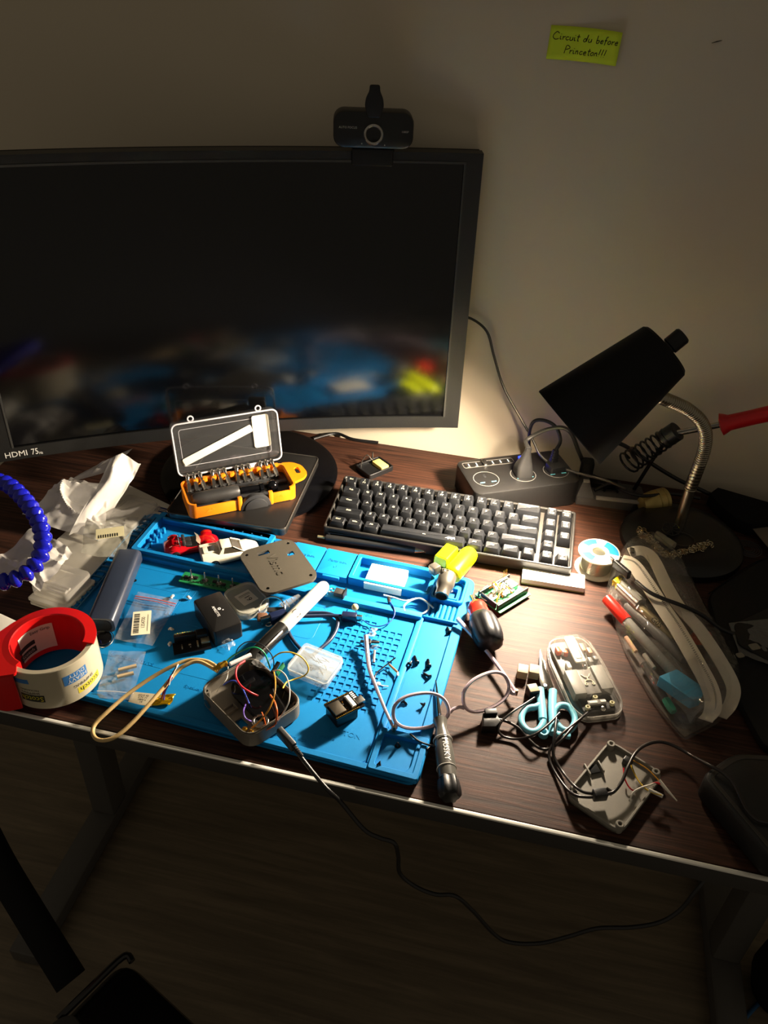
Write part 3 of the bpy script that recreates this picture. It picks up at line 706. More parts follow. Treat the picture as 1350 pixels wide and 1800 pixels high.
g = G(); g.at(H @ TR(-.012, .034, -.0130, rz=.33)); g.prism(rr(.104, .0105, .002, 3), 0, .0008); g.at(H @ TR(.050, .044, -.0130, rz=.0)); g.prism(rr(.0235, .046, .003, 3), 0, .0012); g.build('plastic_tool', mat('ivory_plastic', '#e6e0cb', .4), lid, label='ivory hammer shaped piece inside the lid')

# ================================================================ papers and bags on the left
g = G(); pts = [P(x, y, 0) for x, y in ((60, 985), (215, 848), (322, 900), (300, 925), (165, 1062), (150, 1075))]
g.prism([(p.x, p.y) for p in pts[::1]][::-1], .0003, .0011); g.build('printed_sheet', PAPER, label='white printed sheet lying under the plastic bags', cat='paper')
sheet = bpy.data.objects['printed_sheet']
lo_, la, _ = seg((272, 893), (298, 900), .0012)
g = G().at(TR(lo_.x, lo_.y, .0011, rz=la)); g.prism(rr(.020, .011, .001, 2), 0, .0002, 0); g.box(0, .001, .0003, .014, .0012, .0002, 1, r=0.00005); g.box(0, -.002, .0003, .014, .0012, .0002, 1, r=0.00005); g.build('blue_logo', [mat('logo_blue', '#22356e', .7), PAPER], sheet, label='small dark blue emblem')
# clamshell boxes
WB = film('white_bag_film', '#f8f3ea', body=.74, rough=.22, gloss=1.2, bump=.5, bscale=45)
CLB = film('clamshell_film', '#eee8dc', body=.25, rough=.06, gloss=2., bump=.1)
c_, an, w_, d_ = Q([(185, 905), (232, 930), (270, 880), (222, 862)], .02)
t = thing('clamshell_box', 'clear clamshell box at the back of the bag pile beside the mat', 'plastic box', (c_.x, c_.y, .0013), an)
g = G(); g.prism(rr(w_, d_, .006, 4), 0, .017, b=.003); g.build('shell', CLB, t); g = G(); g.ring(rr(w_+.006, d_+.006, .007, 4), rr(w_-.001, d_-.001, .006, 4), .007, .0082); g.build('flange', CLB, t)
c_, an, w_, d_ = Q([(55, 1028), (112, 1052), (158, 1003), (98, 975)], .03)
t = thing('packet_stack', 'stack of white packets under a clear blister tray, left of the mat', 'packets', (c_.x, c_.y, .0013), an)
g = G()
for k in range(4): g.prism(rr(w_*1.05-.002*(k % 2), d_*1.05-.003*(k % 3), .003, 3, .001*(k % 2), -.001*k), k*.0032, k*.0032+.0028, b=.0006)
g.build('paper_packets', PAPER, t)
g = G(); g.prism(rr(w_*.96, d_*.9, .006, 4), .0130, .026, b=.003); g.cyl((-w_*.42, -d_*.32, .026), (w_*.42, -d_*.32, .026), .003, 10); g.cyl((-w_*.42, -d_*.22, .026), (w_*.42, -d_*.22, .026), .0022, 10); g.build('blister', CLB, t)
g = G().at(TR(-w_*.3, -d_*.05, .0275, rz=.5)); g.text('Fo', .012, 0); g.build('print', PRINT, t)
def sheet_obj(name, corners, nu, nv, h, seed, m, label, cat, fold=None, edge=.4, solid=.0002, parent=None, group=None):
    nu *= 2; nv *= 2
    g = G(); g.loft(crumple(corners, nu, nv, h, seed, edge, fold), 0, closed=False, cap=(0, 0))
    return g.build(name, m, parent, ang=28, label=label, cat=cat, group=group, solid=solid)
g = G()
g.loft(crumple([P(42, 915, .008), P(175, 955, .004), P(200, 860, .030), P(120, 842, .046)], 44, 40, .020, 5, .5), closed=False, cap=(0, 0))
g.loft(crumple([P(120, 945, .006), P(192, 915, .006), P(250, 820, .052), P(196, 812, .070)], 30, 40, .014, 15, .4, lambda u, v: .016*v*max(0, 1-abs(u-.45)*2.2)), closed=False, cap=(0, 0))
g.loft(crumple([P(112, 850, .040), P(190, 830, .060), P(233, 789, .080), P(180, 812, .062)], 24, 16, .008, 25, .3), closed=False, cap=(0, 0))
g.build('plastic_bag', WB, ang=28, label='crumpled translucent white bag standing up in a peak', cat='plastic bag')
sheet_obj('plastic_bag', [P(-20, 1000, .016), P(70, 1040, .030), P(130, 975, .030), P(62, 925, .024)], 22, 22, .016, 9, WB, 'flatter crumpled white bag lying over the packet stack', 'plastic bag', None, .5)
zc = [P(143, 975, .018), P(215, 985, .016), P(243, 912, .014), P(150, 920, .018)]
zb = sheet_obj('zip_bag', zc, 16, 14, .010, 12, film('grey_bag_film', '#b9b6a6', body=.45, rough=.15, gloss=1.5, bump=.8), 'grey filled zip bag with pale label beside the dark power bank', 'zip bag')
c_, an, w_, d_ = Q([(170, 947), (219, 942), (217, 925), (167, 930)], .031)
g = G().at(TR(c_.x, c_.y, .0305, rz=an)); g.prism(rr(w_, d_, .0005, 1), 0, .0003)
for k in range(9): g.box(-w_*.4+k*.0028, -d_*.28, .0004, .0013, d_*.3, .0002, 1, r=.00005)
g.build('label', [mat('pale_label', '#ded5a8', .7), PRINT], zb, label='pale yellow printed label')

# ================================================================ blue jointed hose of the helping hand
hp = [P(-150, 1000, .012), P(-140, 950, .05), P(-90, 880, .10), P(-40, 848, .125), P(0, 846, .135), P(25, 860, .137), P(46, 882, .136), P(62, 905, .133), P(73, 930, .128), P(76, 958, .122), P(68, 985, .116), P(50, 1006, .111), P(22, 1020, .107), P(-10, 1024, .104), P(-60, 1024, .100)]
hz = thing('jointed_hose_arm', 'deep blue jointed coolant hose arm curving in from the left', 'flexible arm', tuple(hp[0]-Vector((0, 0, .012))))
pl_ = W2L(hz, hp); crv = cr(pl_, 40); BH = mat('deep_blue_plastic', '#1a1fc0', .16, spec=.6, coat=.3)
acc = 0; last = crv[0]; seg_p = [crv[0]]
for p in crv[1:]:
    if (p-seg_p[-1]).length > .0116: seg_p.append(p)
proto = G(); proto.lathe([(.0042, -.001), (.0072, .000), (.0094, .0028), (.0096, .0050), (.0078, .0082), (.0048, .0102), (.0042, .0112), (.0042, .0130)], 18); p0 = None
for k in range(len(seg_p)-1):
    mtx = AX(seg_p[k], seg_p[k+1])
    if p0 is None: p0 = proto.build('hose_segment', BH, hz, ang=60); o = p0
    else: o = p0.copy(); C.objects.link(o)
    o.matrix_local = mtx
g = G(); g.lathe([(.03, 0), (.03, .008), (.012, .012), (.009, .02)], 24); g.build('foot', BLK, hz)

# ================================================================ power bank
c_, an, L_ = seg((178, 1080), (223, 972), .030)
t = thing('power_bank', 'long dark slate power bank with rounded ends on the mat edge', 'power bank', (c_.x, c_.y, .0090), an)
prof = rr(.031, .021, .0065, 6)
g = G(); g.at(TR(-.062, 0, .011) @ Matrix.Rotation(PI/2, 4, 'Y') @ Matrix.Rotation(PI/2, 4, 'Z')); 
g.loft([[(x, y, z) for x, y in inset(prof, i)] for i, z in ((.0015, 0), (.0003, .0004), (0, .0012), (0, .1226), (.0003, .1236), (.0015, .124))]); g.build('shell', mat('slate_plastic', '#323a4a', .33, spec=.5), t)
g = G().at(TR(-.0622, 0, .011) @ Matrix.Rotation(-PI/2, 4, 'Y') @ Matrix.Rotation(PI/2, 4, 'Z')); g.prism(rr(.024, .016, .007, 5), 0, .0006); g.build('end_cap', mat('end_black', '#0b0d12', .3), t)
# ================================================================ packing tape in its red dispenser
TC = Vector((-.2970, .0505, .009)); TRD = .0465
tp = thing('tape_dispenser', 'red packing tape dispenser holding a wide clear tape roll', 'tape dispenser', tuple(TC))
CRM = mat('tape_cream', '#cdc3a8', .18, spec=.55, var=.04)
g = G(); g.ring(circ(TRD, 64), circ(.0405, 64), .0005, .0510, b=.0006); roll = g.build('tape_roll', CRM, tp)
DRED = mat('dispenser_red', '#dd1c1c', .28, spec=.5, bump=.05)
g = G()
a0, a1 = R_(8), R_(256); R = []
for k in range(49):
    a = a0+(a1-a0)*k/48; ro = .0478; ri = .0358
    R.append([(r*cos(a), r*sin(a), z) for r, z in ((.0400, .0505), (ro, .0512), (ro, .0528), (ri+.001, .0538), (ri, .0528), (ri, .002), (.0385, .002))])
g.loft(R)
g.build('hub', DRED, tp)
g = G(); g.plate(roundpoly([(-.0365, .030), (-.047, .012), (-.055, -.012), (-.068, -.046), (-.052, -.060), (-.018, -.0575), (-.0035, -.0500), (-.012, -.036), (-.036, -.012)], .004), [], .0500, .0532)
g.prism(roundpoly([(-.049, -.006), (-.062, -.044), (-.050, -.058), (-.022, -.057), (-.008, -.0485), (-.030, -.038)], .004), .0, .0500, b=.001)
g.build('frame_arm', DRED, tp)
g = G().at(TR(-.054, -.035, .0530)); g.box(0, 0, .001, .006, .014, .002, r=.001); g.build('embossed_mark', DRED, tp)
def cyl_text(g, s, size, ac, zc, rot, R0_, mi, sx=1., inner=False):
    vs_, fs_ = text_geo(s, size, 'CENTER', 0, sx); vv = []
    e_ = .00015
    for x, y in vs_:
        xx = x*cos(rot)-y*sin(rot); yy = x*sin(rot)+y*cos(rot)
        a = ac+(xx/R0_)*(1 if not inner else -1); rr_ = R0_+(e_ if not inner else -e_)
        vv.append((rr_*cos(a), rr_*sin(a), zc+yy))
    g.add(vv, fs_, mi)
def cyl_patch(g, w_, h_, ac, zc, rot, R0_, mi, n=14, inner=False, e_=.00008):
    R = []
    for i in range(n+1):
        row = []
        for j in range(5):
            x = (i/n-.5)*w_; y = (j/4-.5)*h_; xx = x*cos(rot)-y*sin(rot); yy = x*sin(rot)+y*cos(rot)
            a = ac+xx/R0_*(1 if not inner else -1); q = R0_+(e_ if not inner else -e_); row.append((q*cos(a), q*sin(a), zc+yy))
        R.append(row)
    g.loft(R, mi, closed=False, cap=(0, 0))
PB = mat('print_blue', '#3f7fc4', .4); PY_ = mat('print_yellow', '#e0d040', .4); PK = mat('print_dark', '#3a3a30', .4); PW = mat('print_white', '#e8e4d8', .4)
g = G()
cyl_patch(g, .0245, .0098, R_(-86), .0155, PI-.03, TRD, 2); cyl_text(g, 'Scotch', .0098, R_(-86), .0155, PI-.03, TRD+.0001, 1, .85)
cyl_text(g, 'SHIPPING', .0046, R_(-87), .0232, PI-.03, TRD, 2, 1.); cyl_text(g, 'PACKAGING', .0034, R_(-87), .0275, PI-.03, TRD, 2, 1.)
cyl_patch(g, .0260, .0130, R_(-29), .0330, PI+.02, TRD, 0); cyl_text(g, 'HEAVY', .0066, R_(-27), .0305, PI+.02, TRD+.0001, 3, 1.05); cyl_text(g, 'DUTY', .0066, R_(-27), .0365, PI+.02, TRD+.0001, 3, 1.05)
cyl_text(g, 'SHIPPING', .0052, R_(-20), .0205, PI+.02, TRD, 2, 1.1)
cyl_patch(g, .0300, .0085, R_(-12), .0125, PI, TRD, 1); cyl_text(g, 'Scotch', .0085, R_(-12), .0125, PI, TRD+.0001, 2, 1.1)
cyl_patch(g, .024, .006, R_(-100), .0380, PI+.1, TRD, 0)
g.build('print', [PB, PY_, PK, PW], roll, label='blue, yellow and dark brand lettering on the roll')
g = G(); cyl_patch(g, .040, .034, R_(150), .026, 0, .0352, 3, inner=True, e_=.0001)
cyl_patch(g, .022, .0055, R_(170), .026, PI, .0350, 2, inner=True, e_=.0002); cyl_patch(g, .022, .0080, R_(170), .0165, PI, .0350, 2, inner=True, e_=.0002); cyl_text(g, 'Scotch', .0065, R_(170), .0165, 0, .0348, 3, inner=True)
cyl_text(g, 'Easy Grip', .0055, R_(140), .038, 0, .0348, 2, inner=True)
g.build('inner_label', [PB, PY_, PK, PW], tp, label='cream label inside the hub')
# white puck behind the dispenser
c_ = P(12, 1112, .026); t = thing('white_charger', 'rounded white plastic charger behind the red tape dispenser', 'charger', (c_.x-.012, c_.y-.006, .0003), -.25)
g = G(); g.prism(rr(.075, .058, .018, 6), 0, .026, b=.005, bb=.003); g.build('housing', WHT, t)
g = G().at(TR(.020, -.010, .026)); g.text('CE', .006, 0, .0001); g.build('marking', mat('faint_grey', '#b0a996', .6), t)

# ================================================================ toy cars in the long tray
WIN = mat('tinted_window', '#3c362c', .15, spec=.6)
def sect(x, hw, z0, z1, tw, n=2):
    m = (z0+z1)/2
    return [(x, -hw*.92, z0), (x, -hw, z0+(m-z0)*.6), (x, -hw, m+(z1-m)*.3), (x, -tw, z1), (x, -tw*.5, z1+.0006), (x, tw*.5, z1+.0006), (x, tw, z1), (x, hw, m+(z1-m)*.3), (x, hw, z0+(m-z0)*.6), (x, hw*.92, z0)]
def wheels(t, L_, hw, r, z):
    for sx in (-1, 1):
        for sy in (-1, 1):
            x = sx*L_*.30; g = G(); g.cyl((x, sy*(hw-.006), z), (x, sy*hw, z), r, 20); wh = g.build('wheel', BLKM, t)
            g = G(); g.ring(circ(r*.68, 16), circ(r*.56, 16), 0, .0008); 
            for k in range(5): g.at(TR(rz=k*2*PI/5)); g.box(r*.3, 0, .0004, r*.6, .0011, .0008, r=.0001)
            g.v = [Matrix.Translation((x, sy*hw, z)) @ Matrix.Rotation(-sy*PI/2, 4, 'X') @ v for v in g.v]
            g.build('rim', CHR, wh)
def tray_pt(p, z): v = P(*p, z); return v
c_, an, L_ = seg((287, 964), (384, 948), .014)
t = thing('toy_car', 'red open-top toy sports car in the blue tray', 'toy car', (c_.x, c_.y, .0046), an)
L_ = min(L_, .072); hw = .0150
CR = mat('car_red', '#d00f1c', .14, metal=.25, coat=.6)
g = G(); xs = [(-.5, .009, .006, .010, .006), (-.47, .013, .005, .0135, .009), (-.36, .0150, .004, .0160, .010), (-.22, .0148, .004, .0150, .0112), (0, .0135, .004, .0120, .0118), (.15, .0138, .004, .0125, .0115), (.27, .0150, .004, .0160, .010), (.40, .0145, .004, .0135, .009), (.48, .011, .005, .010, .007), (.5, .007, .006, .0085, .004)]
g.loft([sect(x*L_, *q) for x, *q in xs]); g.build('body', CR, t, ang=50)
for y in (-.0105, .0105):
    for x in (-.30, .30): 
        g = G(); g.lathe([(.0001, .0022), (.004, .0016), (.0072, .0)], 16, 0, TR(x*L_, y, .0155)); g.build('fender', CR, t, ang=60)
g = G(); g.prism(rr(.024, .021, .003, 3, -.004, 0), .0122, .0136); g.build('cockpit', BLKM, t)
for y in (-.005, .005): 
    g = G(); g.box(-.009, y, .0165, .004, .008, .008, r=.001); g.box(-.004, y, .0140, .009, .008, .003, r=.001); g.build('car_seat', DGR, t)
g = G(); g.tube(cr([(-.0145, -.0115, .013), (-.0145, -.010, .0195), (-.0145, 0, .0205), (-.0145, .010, .0195), (-.0145, .0115, .013)], 4), .0009, 6); g.build('roll_bar', CHR, t)
g = G(); g.loft([[(.012, -.0115, .0125), (.0135, 0, .0125), (.012, .0115, .0125)], [(.006, -.0095, .0200), (.0075, 0, .0205), (.006, .0095, .0200)]], closed=False, cap=(0, 0)); g.build('windscreen', film('windscreen_clear', '#c9c0a4', body=.3), t, solid=.0005)
g = G(); g.box(0, 0, .0045, L_*.94, .026, .003); g.build('chassis', BLK, t)
wheels(t, L_, .0158, .0058, .0060)
c_, an, L_ = seg((352, 979), (455, 958), .014)
an = an-.02; t = thing('toy_car', 'cream white wedge-shaped toy supercar in the blue tray', 'toy car', (c_.x, c_.y, .0046), an)
L_ = min(L_, .074); CW = mat('car_cream', '#ece3cb', .25, coat=.4)
g = G(); xs = [(-.5, .0140, .006, .0150, .0125), (-.485, .0160, .005, .0168, .0138), (-.35, .0168, .004, .0172, .014), (-.18, .0165, .004, .0165, .0140), (.0, .0158, .004, .0155, .0138), (.2, .0152, .004, .0145, .0125), (.32, .0155, .004, .0140, .012), (.42, .0148, .004, .0115, .011), (.49, .0125, .005, .0088, .009), (.5, .0105, .006, .0078, .007)]
g.loft([sect(x*L_, *q) for x, *q in xs]); g.build('body', CW, t, ang=50)
def cab(g, k=0.):
    g.loft([[(-.20*L_, -.0130-k, .0165), (-.20*L_, .0130+k, .0165), (.20*L_, .0122+k, .0148), (.20*L_, -.0122-k, .0148)], [(-.15*L_, -.0095-k, .0225), (-.15*L_, .0095+k, .0225), (.035*L_, .0092+k, .0225), (.035*L_, -.0092-k, .0225)]])
g = G(); cab(g); g.box(-.065*L_, 0, .0226, .17*L_, .0182, .0012, 1, r=.0004)
g.loft([[(-.21*L_, -.0133, .0165), (-.14*L_, -.0098, .0229), (-.105*L_, -.0098, .0229), (-.14*L_, -.0138, .0165)], [(-.21*L_, .0133, .0165), (-.14*L_, .0098, .0229), (-.105*L_, .0098, .0229), (-.14*L_, .0138, .0165)]], 1)
for sy in (-1, 1): g.tube([(.21*L_, sy*.0125, .0148), (.04*L_, sy*.0095, .0228)], .0007, 5, 1)
cb_ = g.build('cabin', [WIN, CW], t, ang=30)
g = G(); g.box(-.33*L_, 0, .0182, .018, .014, .0012); g.box(-.30*L_, 0, .0192, .006, .010, .0012, 1, r=.0002); g.build('engine_cover', [CW, DGR], t)
g = G(); g.box(-.2*L_, -.0163, .0115, .016, .0006, .0010); g.box(-.2*L_, -.0163, .0095, .016, .0006, .0010); g.build('side_strake', mat('cream_shade', '#cfc6ad', .4), t)
g = G(); g.box(0, 0, .0045, L_*.92, .029, .003); g.build('chassis', BLK, t)
wheels(t, L_, .0170, .0060, .0062)

# ================================================================ grey cover plate with four holes
q_ = [(458, 1052), (556, 1016), (514, 938), (427, 972)]
c_, an, w_, d_ = Q(q_, .0225)
t = thing('cover_plate', 'grey printed plate with four corner holes and embossed word', 'cover plate', (c_.x, c_.y, .0315), an, rx=-.035, ry=.02)
c_, an, w_, d_ = Q(q_, .034); t.matrix_world = TR(c_.x, c_.y, .0306, rx=-.02, ry=.0, rz=an)
GP = mat('grey_print_plastic', '#464137', .55, bump=.25, bscale=1200)
ol = rr(w_, d_, .015, 6)
holes = [circ(.0022, 12, sx*(w_/2-.0085), sy*(d_/2-.010)) for sx in (-1, 1) for sy in (-1, 1)]
holes += [rr(.0150, .0062, .0008, 2, -w_*.10, d_*.33), rr(.0088, .0075, .0008, 2, w_*.31, d_*.16)]
g = G(); g.plate(ol, holes, 0, .0032); g.at(TR(-.002, .002, .0032, rz=-PI/2-.03)); g.text('Vismc', .0175, 0, .0006, sx=1.0); pl_o = g.build('plate', GP, t)
for h in holes[:4]:
    cx_, cy_ = sum(a for a, b in h)/12, sum(b for a, b in h)/12
    g = G(); g.ring(circ(.0034, 14, cx_, cy_), circ(.0023, 14, cx_, cy_), -.006, 0); g.build('screw_boss', GP, t)
# ================================================================ green strip board with pins
c_, an, w_, d_ = Q([(312, 1022), (418, 1040), (428, 1025), (325, 1005)], .012)
t = thing('strip_board', 'narrow green circuit board with four upright pins', 'circuit board', (c_.x, c_.y, MZ+.003), an)
g = G(); g.prism(rr(w_, d_*1.05, .001, 2), 0, .0016); g.build('board', PCBG, t)
for k in range(4):
    x = -w_*.33+k*w_*.235
    g = G(); g.lathe([(.004, .0016), (.004, .0030), (.0012, .0034), (.0008, .0150), (.0003, .016)], 10, 0, TR(x, 0, 0)); g.build('pin', STEEL, t)
g = G()
for k in range(26): g.box(-w_*.44+k*w_*.034, -d_*.28, .0020, .0011, .0013, .0010, k % 2, r=.0001)
g.build('solder_row', [STEEL, BLK], t, kind='stuff')
for k in range(6):
    g = G(); g.box(w_*(-.42+.16*k), -d_*.03+.002*(k % 2), .0026, .005, .004, .0022, r=.0003); g.build('chip', BLK, t)
g = G(); 
for x, y in ((-w_/2+.004, 0), (w_/2-.004, 0)): g.cyl((x, y, -.003), (x, y, 0), .0015, 8)
g.build('solder_stub', STEEL, t)
# ================================================================ black box with white logo
c_, an, w_, d_ = Q([(374, 1112), (424, 1094), (388, 1036), (341, 1056)], .030)
t = thing('small_black_box', 'small black box with white lettering and ring logo', 'black box', (c_.x, c_.y, MZ), an)
g = G(); g.prism(rr(w_, d_, .003, 4), 0, .0232, b=.0016, bb=.001); bx = g.build('box', mat('soft_black', '#191817', .38), t)
g = G().at(TR(-.0015, 0, .0232, rz=-PI/2)); g.text('AMKETTE', .0046, 0, .0002, sx=.95); g.at(TR(.0035, .002, .0232)); g.ring(circ(.0019, 16), circ(.0009, 16), 0, .0002); g.at(TR(.0065, -.0015, .0232)); g.prism(circ(.0009, 8), 0, .0002); g.build('logo', mat('logo_white', '#f1efe9', .5), bx)
# ================================================================ frosted round-cornered box with label
c_, an, w_, d_ = Q([(420, 1092), (470, 1068), (446, 1020), (398, 1048)], .012)
t = thing('frosted_box', 'frosted rounded little box with a square paper label', 'plastic box', (c_.x, c_.y, MZ), an+.05)
FB = film('frosted_box_film', '#d9d6c4', body=.42, rough=.25)
g = G(); g.prism(rr(w_*1.02, d_*1.0, .012, 6), 0, .0100, b=.002); g.build('box_body', FB, t)
g = G(); g.ring(rr(w_*1.06, d_*1.04, .013, 6), rr(w_*.9, d_*.9, .011, 6), .0075, .0115, b=.001); g.build('lid_rim', FB, t)
g = G().at(TR(0, 0, .0104, rz=.1)); g.prism(rr(.020, .021, .0006, 1), 0, .0003); g.at(TR(.001, -.002, .0107, rz=.1-PI/2)); g.text('19', .010, 1, .0001); g.at(TR(0, .006, .0107, rz=.1)); g.box(0, 0, .0001, .015, .0006, .0001, 1, r=.00002); g.box(0, -.002, .0001, .015, .0004, .0001, 1, r=.00002)
g.build('label', [PAPER, PRINT], t)
# ================================================================ ESP boards
def cam_board(name, label, q_, z, up_, gold_, dz=0.):
    c_, an, w_, d_ = Q(q_, z)
    t = thing(name, label, 'circuit board', (c_.x, c_.y, MZ), an)
    return t, w_, d_
BK = mat('board_black', '#0d0d10', .3)
t, w_, d_ = cam_board('camera_board', 'black camera board standing on its pin socket near the pin box', [(592, 1262), (642, 1238), (620, 1210), (567, 1236)], .024, 1, 1)
g = G(); g.box(-.003, 0, .0065, w_*.72, d_*.9, .013, r=.0006); g.build('pin_socket', BLK, t)
g = G(); g.prism(rr(w_, d_, .0012, 3), .0135, .0151); g.build('board', BK, t)
g = G(); g.box(-w_*.27, -.001, .0165, w_*.36, d_*.66, .0026, r=.0003); g.build('shield_can', mat('can_metal', '#6b6458', .35, .9), t)
g = G(); g.box(w_*.19, -.0005, .0163, .0055, d_*.66, .0026, 0, r=.0003); g.box(w_*.13, -.0005, .0163, .0022, d_*.62, .0030, 1, r=.0003); g.build('ribbon_connector', [WHT, DGR], t)
g = G(); g.box(w_*.44, -d_*.18, .0165, .009, .0085, .003, 0, r=.0003); g.build('usb_port', STEEL, t)
g = G()
for k in range(14): g.box(w_*(-.46+.058*k), d_*.45, .0155, .0013, .0012, .0009, 0, r=.0001); g.box(w_*(-.46+.058*k), -d_*.45, .0155, .0013, .0012, .0009, 0, r=.0001)
for k in range(9): g.box(w_*(-.04+.03*(k % 3)), d_*(-.3+.11*(k//1 % 6)), .0156, .0013, .0018, .001, k % 2, r=.0001)
g.build('solder_pad', [GOLD, STEEL], t, kind='stuff')
g = G()
for k in range(5): g.box(w_*.40, d_*(.40-.10*k), .0153, .0038, .0014, .0003, 0, r=.0001)
g.build('printed_mark', mat('silk_white', '#e9e9e4', .6), t, kind='stuff')
t, w_, d_ = cam_board('controller_board', 'small black controller board with pin header beside the zip bag', [(305, 1150), (372, 1137), (366, 1108), (302, 1120)], .014, 1, 1)
g = G(); g.prism(rr(w_, d_*.7, .001, 2, 0, -d_*.12), .003, .0046); g.box(-w_*.12, 0, .0015, w_*.6, d_*.4, .003, r=.0003); g.build('board', BK, t)
g = G(); g.box(-w_*.14, d_*.33, .006, w_*.60, .0045, .012, r=.0004); g.build('pin_header', BLK, t)
for k in range(9):
    g = G(); g.cyl((-w_*.40+k*w_*.066, d_*.33, .012), (-w_*.40+k*w_*.066, d_*.33, .0155), .0004, 6); g.build('pin', GOLD, t)
g = G(); g.box(-w_*.26, -d_*.1, .005, .0015, .008, .0010, r=.0002); g.box(-w_*.05, -.001, .005, .003, .003, .001, r=.0002); g.box(-w_*.04, -.005, .005, .0016, .0016, .001, r=.0002); g.build('silver_component', CHR, t, kind='stuff')
g = G(); g.box(w_*.37, 0, .0062, .0095, .009, .0032, 0, r=.0004); g.box(w_*.16, -.003, .0055, .002, .009, .003, 0, r=.0003); g.build('usb_port', mat('port_champagne', '#cfc6a8', .3, .8), t)
g = G(); g.box(w_*.30, d_*.28, .008, .012, .010, .010, r=.0006); g.build('connector_block', BLK, t)
# ================================================================ clear zip bags
c1 = [P(200, 1124, .0085), P(268, 1136, .0085), P(315, 1055, .0085), P(243, 1041, .0085)]
z1 = sheet_obj('zip_bag', c1, 18, 16, .004, 21, BAG, 'clear zip bag with a red seal line and barcode label', 'zip bag', None, .3)
g = G().at(AX(c1[3], c1[2])); a_ = c1[0]*.12+c1[3]*.88; b_ = c1[1]*.12+c1[2]*.88
g = G(); g.tube([a_+Vector((0, 0, .0025)), (a_+b_)/2+Vector((0, 0, .004)), b_+Vector((0, 0, .0025))], .0009, 6, flat=.5)
a_ = c1[0]*.17+c1[3]*.83; b_ = c1[1]*.17+c1[2]*.83; g.tube([a_+Vector((0, 0, .0025)), (a_+b_)/2+Vector((0, 0, .004)), b_+Vector((0, 0, .0025))], .0006, 6, flat=.5); g.build('seal_line', mat('seal_red', '#c96a6e', .4), z1, label='red zip seal')
c_, an, w_, d_ = Q([(238, 1114), (270, 1116), (259, 1077), (228, 1075)], .0125)
g = G().at(TR(c_.x, c_.y, .0128, rz=an)); g.prism(rr(w_, d_, .0005, 1), 0, .0003)
rn = random.Random(3); y = -d_*.42
while y < d_*.42:
    h_ = rn.choice((.0006, .0010, .0016)); g.box(-w_*.26, y, .0004, w_*.30, h_, .0001, 1, r=.00003); y += h_+rn.choice((.0006, .0010))
g.at(TR(c_.x, c_.y, .0131, rz=an) @ TR(w_*.10, 0, 0, rz=PI/2)); g.text('1354700', .0062, 1, .0001, sx=.85)
g.at(TR(c_.x, c_.y, .0131, rz=an)); g.box(w_*.34, -.001, .0001, .0004, d_*.7, .0001, 1, r=.00003)
g.build('barcode_label', [mat('label_cream', '#efe6c6', .7), PRINT], z1)
c2 = [P(168, 1227, .0085), P(232, 1232, .0085), P(257, 1146, .0085), P(192, 1145, .0085)]
z2 = sheet_obj('zip_bag', c2, 18, 18, .0055, 33, BAG, 'clear crinkled zip bag holding two small rods', 'zip bag', None, .3)
for p1, p2 in (((208, 1178), (240, 1170)), ((206, 1190), (235, 1183))):
    a_, b_ = P(*p1, .0115), P(*p2, .0115)
    g = G(); g.at(AX(a_, b_)); g.prism(rr(.0035, .0035, .0005, 1), 0, (b_-a_).length); g.build('metal_rod', mat('beige_metal', '#d8c09a', .4, .2), label='small beige square rod inside the clear crinkled bag' , cat='rod', group='small rods in the zip bag')
a_ = c2[0]*.88+c2[3]*.12+Vector((0, 0, .002)); b_ = c2[1]*.88+c2[2]*.12+Vector((0, 0, .002))
g = G(); g.tube([a_, (a_+b_)/2+Vector((0, 0, .001)), b_], .0006, 6, flat=.5); g.build('seal_line', MATS['lid_rim_plastic'], z2)
sheet_obj('film_scrap', [P(378, 1128, .0075), P(400, 1148, .0075), P(414, 1132, .0075), P(398, 1118, .014)], 8, 8, .007, 44, BAG, 'small crumpled scrap of clear film below the black box', 'plastic scrap')
# white plastic crumbs
for (x, y), lab in (((303, 1050), 'tiny white chip beside the red seal of the zip bag'), ((301, 1107), 'white curled plastic piece above the controller board'), ((299, 1133), 'tiny white piece against the left edge of the controller board'), ((332, 1052), 'small clear white flake left of the black box')):
    c_ = P(x, y, MZ+.001); g = G().at(TR(c_.x, c_.y, MZ+.0016, rz=x*.7, rx=.3)); g.tube(cr([(-.003, 0, 0), (-.001, .0012, .001), (.001, -.0005, .0008), (.003, .001, 0)], 4), lambda t_: .0008+.0010*sin(PI*t_), 7)
    g.build('plastic_chip', WHT, label=lab, cat='plastic chip', group='white plastic bits on the mat')
def tubeobj(name, pts, r, m, label=None, cat=None, parent=None, n=8, group=None, sub=6, flat=1.):
    p = [Vector(q) for q in pts]
    if parent: p = W2L(parent, p)
    g = G(); g.tube(cr(p, sub), r, n, flat=flat); return g.build(name, m, parent, label=label, cat=cat, group=group, ang=60)
def PP(l): return [P(*q) for q in l]
